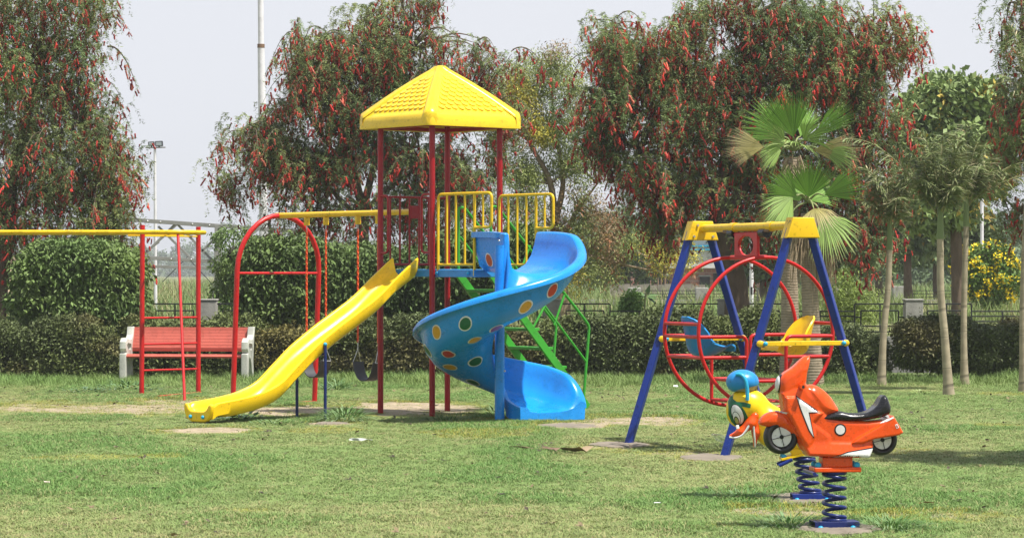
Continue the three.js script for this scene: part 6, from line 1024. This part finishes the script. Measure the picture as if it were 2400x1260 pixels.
{ // second wall across the lane
  const d = 89, z = -d, w = thing('far_wall', 'second low grey wall with square pillars far behind the fence', 'wall', V(0, RAISE, z));
  part(w, 'wall', bar(V(X(1380, d), .62, z), V(X(2420, d), .62, z), .2, .3, UP, .01), M.wall);
  for (const px of [1487, 1645, 1790, 1950, 2107, 2281]) { const x = X(px, d); part(w, 'pillar', bar(V(x, RAISE - .1, z + .002), V(x, px > 2000 ? 1.19 : 1.15, z + .002), .38, .40, V(1, 0, 0), .02), M.concrete); }
  for (const [a, b] of [[1487, 1645], [1645, 1790], [2107, 2281]]) for (const y of [.85, .95, 1.05]) part(w, 'rail', bar(V(X(a, d) + .2, y, z), V(X(b, d) - .2, y, z), .03, .02, UP, 0), M.ironBlack);
  for (const px of [1520, 1553, 1585, 1610, 2140, 2172, 2210, 2245]) part(w, 'upright', bar(V(X(px, d), .77, z + .01), V(X(px, d), 1.07, z + .01), .02, .02, V(1, 0, 0), 0), M.ironBlack);
}
// ------------------------------------------------------------------ poles
{
  const t = thing('tall_mast', 'thick tall white mast rising left of the middle bottlebrush tree', 'mast', V(X(617, 64), RAISE, -64)), d = 64;
  part(t, 'mast_tube', [tube([at(619, 760, d), at(614, 300, d), at(611, 106, d)], (u) => lerp(.105, .078, u), { smooth: true, n: 24, radial: 18 }), tube([at(611, 106, d), at(609.5, -70, d)], .066, { radial: 18 })], M.whiteMetal);
  part(t, 'joint_ring', [tube([at(611, 112, d), at(611, 103, d)], .084, { radial: 18 })], M.rust);
  const f = thing('floodlight_pole', 'thin white pole with two black floodlights on a crossbar', 'lamp post', V(X(363, 70), RAISE, -70)), D = 70;
  part(f, 'pole', tube([at(364, 760, D), at(362, 345, D)], (u) => lerp(.045, .032, u), { radial: 12 }), M.whiteMetal);
  part(f, 'crossbar', bar(at(340, 346, D), at(387, 345, D), .05, .03, UP, .005), M.galv);
  for (const [px, s] of [[354, .8], [372, 1]]) { const c = at(px, 337, D), fl = part(f, 'floodlight', [bar(c.clone().add(V(-.09 * s, 0, 0)), c.clone().add(V(.09 * s, .01, .02)), .12, .13 * s, UP, .015), bar(c.clone().add(V(0, -.1, 0)), c.clone().add(V(0, -.04, 0)), .03, .04, V(1, 0, 0), .004)], M.ironBlack); part(fl, 'lens', bar(c.clone().add(V(-.07 * s, .0, .062)), c.clone().add(V(.07 * s, .005, .075)), .008, .09 * s, UP, 0), flat(.32, .36, .38, .15), { root: f }); }
  const l = thing('lamp_pole', 'thin white pole with a small black box, seen through the swing cage', 'lamp post', V(X(1762, 70), RAISE, -70));
  part(l, 'pole', tube([at(1762, 770, D), at(1762, 380, D)], .052, { radial: 14 }), M.whiteMetal); part(l, 'switch_box', bar(at(1762, 690, D - .06), at(1762, 672, D - .06), .05, .05, V(1, 0, 0), .006), M.ironBlack);
  part(l, 'band', tube([at(1762, 553, D), at(1762, 547, D)], .056, { radial: 14 }), M.galv);
  const r = thing('lamp_pole', 'white pole rising behind the yellow flowering shrub', 'lamp post', V(X(2303, 78), RAISE, -78)); part(r, 'pole', tube([at(2303, 740, 78), at(2302, 300, 78)], .05, { radial: 12 }), M.whiteMetal);
  const r2 = thing('lamp_pole', 'thin white pole between the far tree trunks', 'lamp post', V(X(2254, 96), RAISE, -96)); part(r2, 'pole', tube([at(2254, 725, 96), at(2253, 420, 96)], .055, { radial: 12 }), M.whiteMetal);
}
// ------------------------------------------------------------------ steel lattice gantry
{
  const d = 60, t = thing('lattice_gantry', 'grey galvanised steel lattice gantry on posts behind the fence', 'gantry', V(X(510, d), RAISE, -d)), g = (name, a, b, w, e = 0, e2 = e, dp = .05) => part(t, name, bar(at(a[0], a[1], d + e), at(b[0], b[1], d + e2), dp, w / F * d, UP, .004), M.galv);
  for (const [e, dy] of [[0, 0], [.75, 2]]) { g('chord', [300, 514 + dy], [760, 546 + dy], e ? 6 : 9, e); g('chord', [300, 601 + dy], [520, 613 + dy], e ? 5 : 8, e); }
  g('chord', [300, 623], [505, 628], 7);
  const brace = [[345, 588, 412, 523], [345, 586, 372, 566], [370, 530, 445, 604], [412, 522, 500, 613], [415, 524, 340, 592], [470, 590, 528, 536], [545, 538, 567, 560], [572, 563, 606, 536], [640, 540, 610, 565], [700, 545, 660, 580], [310, 520, 345, 590]];
  brace.forEach(([a, b, c, e], i) => g('brace', [a, b], [c, e], 5.5, i % 3 === 1 ? .7 : .06, i % 3 === 1 ? .7 : .06, .03));
  for (const [x, y0, y1, w, e] of [[411, 524, 612, 7, .03], [443, 531, 605, 6, .72], [452, 531, 603, 5, .4], [344, 520, 606, 5, .6], [366, 524, 740, 7, .3], [540, 536, 600, 9, .1], [635, 540, 600, 5, .2]]) g('upright', [x, y1], [x, y0], w, e);
  g('post', [509, 770], [511, 527], 16, -.06, -.06, .14); g('post', [318, 770], [318, 520], 12, .3, .3, .12); g('post', [748, 770], [748, 540], 12, .3, .3, .12);
  part(t, 'base_plate', bar(at(505, 572, d - .15), at(513, 572, d - .15), .03, .05, UP, .005), M.galv);
  g('prop', [496, 742], [507, 628], 8, -.2, -.2, .04);
  for (const [x, y] of [[505, 562], [345, 518], [375, 520], [450, 525], [490, 528], [560, 532], [447, 608], [400, 607]]) part(t, 'bolt', ball(at(x, y, d - .04), .022), M.steel);
  for (const [a, b] of [[[380, 660], [440, 600]], [[445, 610], [520, 690]]]) part(t, 'cable', rod(at(...a, d + .5), at(...b, d + .5), .008), M.ironBlack);
}
// ------------------------------------------------------------------ building behind the trees
{
  const d = 128, z = -d, t = thing('brick_building', 'low brick building with a white upper wall far behind the swing frame', 'building', V(X(1660, d), RAISE, z - 3)), b = (x0, x1, y0, y1, dep, m, name, zo = 0, u = true) => part(t, name, bar(V(X(x0, d), (Yh(y0, d) + Yh(y1, d)) / 2, z + zo - dep / 2), V(X(x1, d), (Yh(y0, d) + Yh(y1, d)) / 2, z + zo - dep / 2), dep, Math.abs(Yh(y0, d) - Yh(y1, d)), UP, 0), m);
  const brick = flat(1, 1, 1, .95, { map: T.brick }); T.brick.repeat.set(.4, .35); const white = flat(.66, .66, .66, .9, { map: T.concrete });
  b(1480, 1860, 628, 706, 6, brick, 'wall'); b(1570, 1870, 545, 628, 6.6, white, 'upper_wall', .3); b(1560, 1880, 538, 545, 7, M.galv, 'roof', .5); b(1575, 1875, 574, 578, .1, M.cyan, 'pipe', .45); b(1575, 1875, 583, 586, .1, M.cyan, 'pipe', .45);
  for (const px of [1500, 1545, 1640, 1730, 1800]) { b(px, px + 24, 648, 690, .12, M.dark, 'window', .06); b(px - 3, px + 27, 644, 648, .2, M.wall, 'lintel', .14); }
  b(1672, 1700, 640, 706, .12, M.dark, 'door', .06);
  for (const [px, w] of [[1604, 5], [1613, 4], [1624, 5]]) part(t, 'pipe_column', rod(V(X(px, 100), RAISE, -118), V(X(px, 100), Yh(565, 118), -118), w / F * 118 * .5), M.rust);
  const a = thing('site_fence', 'rusty corrugated site screen between far wall and building', 'fence', V(X(1540, 104), RAISE, -104)); for (let i = 0; i < 14; i++) { const px = 1430 + i * 16; part(a, 'sheet', bar(V(X(px, 104), Yh(700, 104), -104), V(X(px + 15, 104), Yh(700, 104), -104 + (i & 1) * .04), .02, 1.0 + .05 * (i % 3), UP, 0), flat(.27, .24, .20, .9, { map: T.wear })); }
}
// ------------------------------------------------------------------ small things beyond the fence
{
  const d = 47, root = V(X(1512, d), RAISE, -d), t = thing('young_plant', 'young plant with upright stem and long leaves above the hedge', 'plant', root);
  part(t, 'stem', tube([at(1512, 760, d), at(1513, 700, d), at(1516, 684, d)], .016, { smooth: true, radial: 8 }), flat(.12, .14, .06, .7));
  seed(31); const L = []; for (const [dx, dy] of [[-1, .05], [1, .1], [-.7, -.15], [.6, -.25], [.15, .9], [-.5, .35], [.85, .3], [-.2, .1]]) { const dd = V(dx, dy, rr(-.4, .6)).normalize(), n = V(0, 1, .4); n.addScaledVector(dd, -n.dot(dd)).normalize(); L.push({ p: at(1515, 697 - 6 * rnd(), d), d: dd, l: .22, w: .09, n, bend: .3 }); }
  L.forEach((l) => part(t, 'leaf', leaves([l]), flat(.10, .19, .055, .5), { uv: false }));
  hedge('wild_shrub', 'low leafy plants poking above the hedge by the young plant', 'plant', 46.4, [[1490, 722, 16, 9], [1465, 726, 10, 7]], 16, [BROAD[1]], (p) => lin(.24, .40, .10), 521, { base: RAISE, rz: .2, core: .15, scale: [.3, .45] });
  hedge('wild_shrub', 'yellow green weeds behind the fence right of the fan palms', 'plant', 50, [[1985, 690, 26, 40], [2010, 720, 36, 34], [1960, 730, 24, 30]], 220, FINE, (p) => { const v = rr(.8, 1.2); return lin(.24 * v, .32 * v, .06 * v); }, 522, { base: RAISE, rz: .5, core: .2 });
  hedge('wild_shrub', 'small grey green bush between gantry post and shrub', 'shrub', 56, [[548, 600, 40, 60], [560, 660, 40, 60], [530, 700, 30, 40]], 420, FICUS, fc, 523, { base: RAISE, rz: .6, core: .4, gap: .35 });
  const mp = [], mi = [], nx = 40, nz = 20; for (let j = 0; j <= nz; j++) for (let i = 0; i <= nx; i++) { const u = i / nx * 2 - 1, v = j / nz * 2 - 1, r = Math.hypot(u, v), d0 = 110 + v * 6, h = 1.9 * Math.max(0, 1 - r * r) * (.7 + .6 * fbm(u * 3, v * 3, 8, 3)) - .05; mp.push(X(-10, 110) + u * 2.4, RAISE + h, -d0); }
  for (let j = 0; j < nz; j++) for (let i = 0; i < nx; i++) { const a = j * (nx + 1) + i; mi.push(a, a + 1, a + nx + 1, a + 1, a + nx + 2, a + nx + 1); }
  const m = structure('sand_mound', boxUV(norm(grid(mp, null, mi))), flat(.55, .42, .30, .95, { map: T.concrete }), 'heap of pale sandy soil beyond the fence at the left');
  const path = new THREE.PlaneGeometry(12, 10); path.rotateX(-Math.PI / 2); path.translate(X(2400, 76) + 4.5, RAISE + .02, -76); structure('path', boxUV(norm(path)), M.pad);
}
{ // hazy woods on the horizon
  seed(55); const lists = [[], []];
  const put = (d, x, h, k) => { const n = Math.round(26 * k); for (let i = 0; i < n; i++) { const u = rdir(), v = rr(.75, 1.2); lists[i & 1].push({ p: V(x + u.x * h * .55, RAISE + h * .5 + u.y * h * .5, -d + u.z * h * .4), q: quat(rr(0, 6.28), rr(-.5, .5)), s: h * .17 * rr(.7, 1.3), c: lin(.12 * v, .18 * v, .075 * v) }); } };
  for (let i = 0; i < 330; i++) { const d = rr(700, 1000), x = lerp(-.22, .22, (i + rnd()) / 330) * d; put(d, x, rr(5.5, 9.5) * (.75 + .5 * fbm(x * .01, 3, 1, 2)), 1); }
  for (let i = 0; i < 46; i++) { const d = rr(230, 300), x = lerp(.135, .23, (i + rnd()) / 46) * d; put(d, x, rr(4.5, 6.5) , 1.3); }
  for (let i = 0; i < 60; i++) { const d = rr(150, 210), x = lerp(.02, .17, (i + rnd()) / 60) * d; put(d, x, rr(3.2, 5.2), 1.2); }
  const g = new THREE.Group(); g.name = 'far_woods'; scene.add(g); tag(g, 'hazy line of distant trees on the horizon beyond the fields', 'woodland', null, 'stuff');
  lists.forEach((l, k) => instances(g, 'trees', FAR[k], M.leaf, l));
}
// a leafy tree just right of the view, whose shade falls on the lawn at the right
leafyTree('park_tree', 'leafy tree standing right of the view, shading the lawn', 'tree', 23, [[2980, -240, 420, 200], [3250, -150, 400, 200], [3100, -380, 360, 170]], 270, BROAD, M.leaf, bgc(), [{ trunk: true, pts: [[3120, 1100], [3115, 800], [3105, 300], [3100, -100]], r: [.16, .10] }], 320, { gap: .3, h0: 0, scale: [.8, 1.3], group: 'park trees', twigs: 4 });
renderer.render(scene, camera);
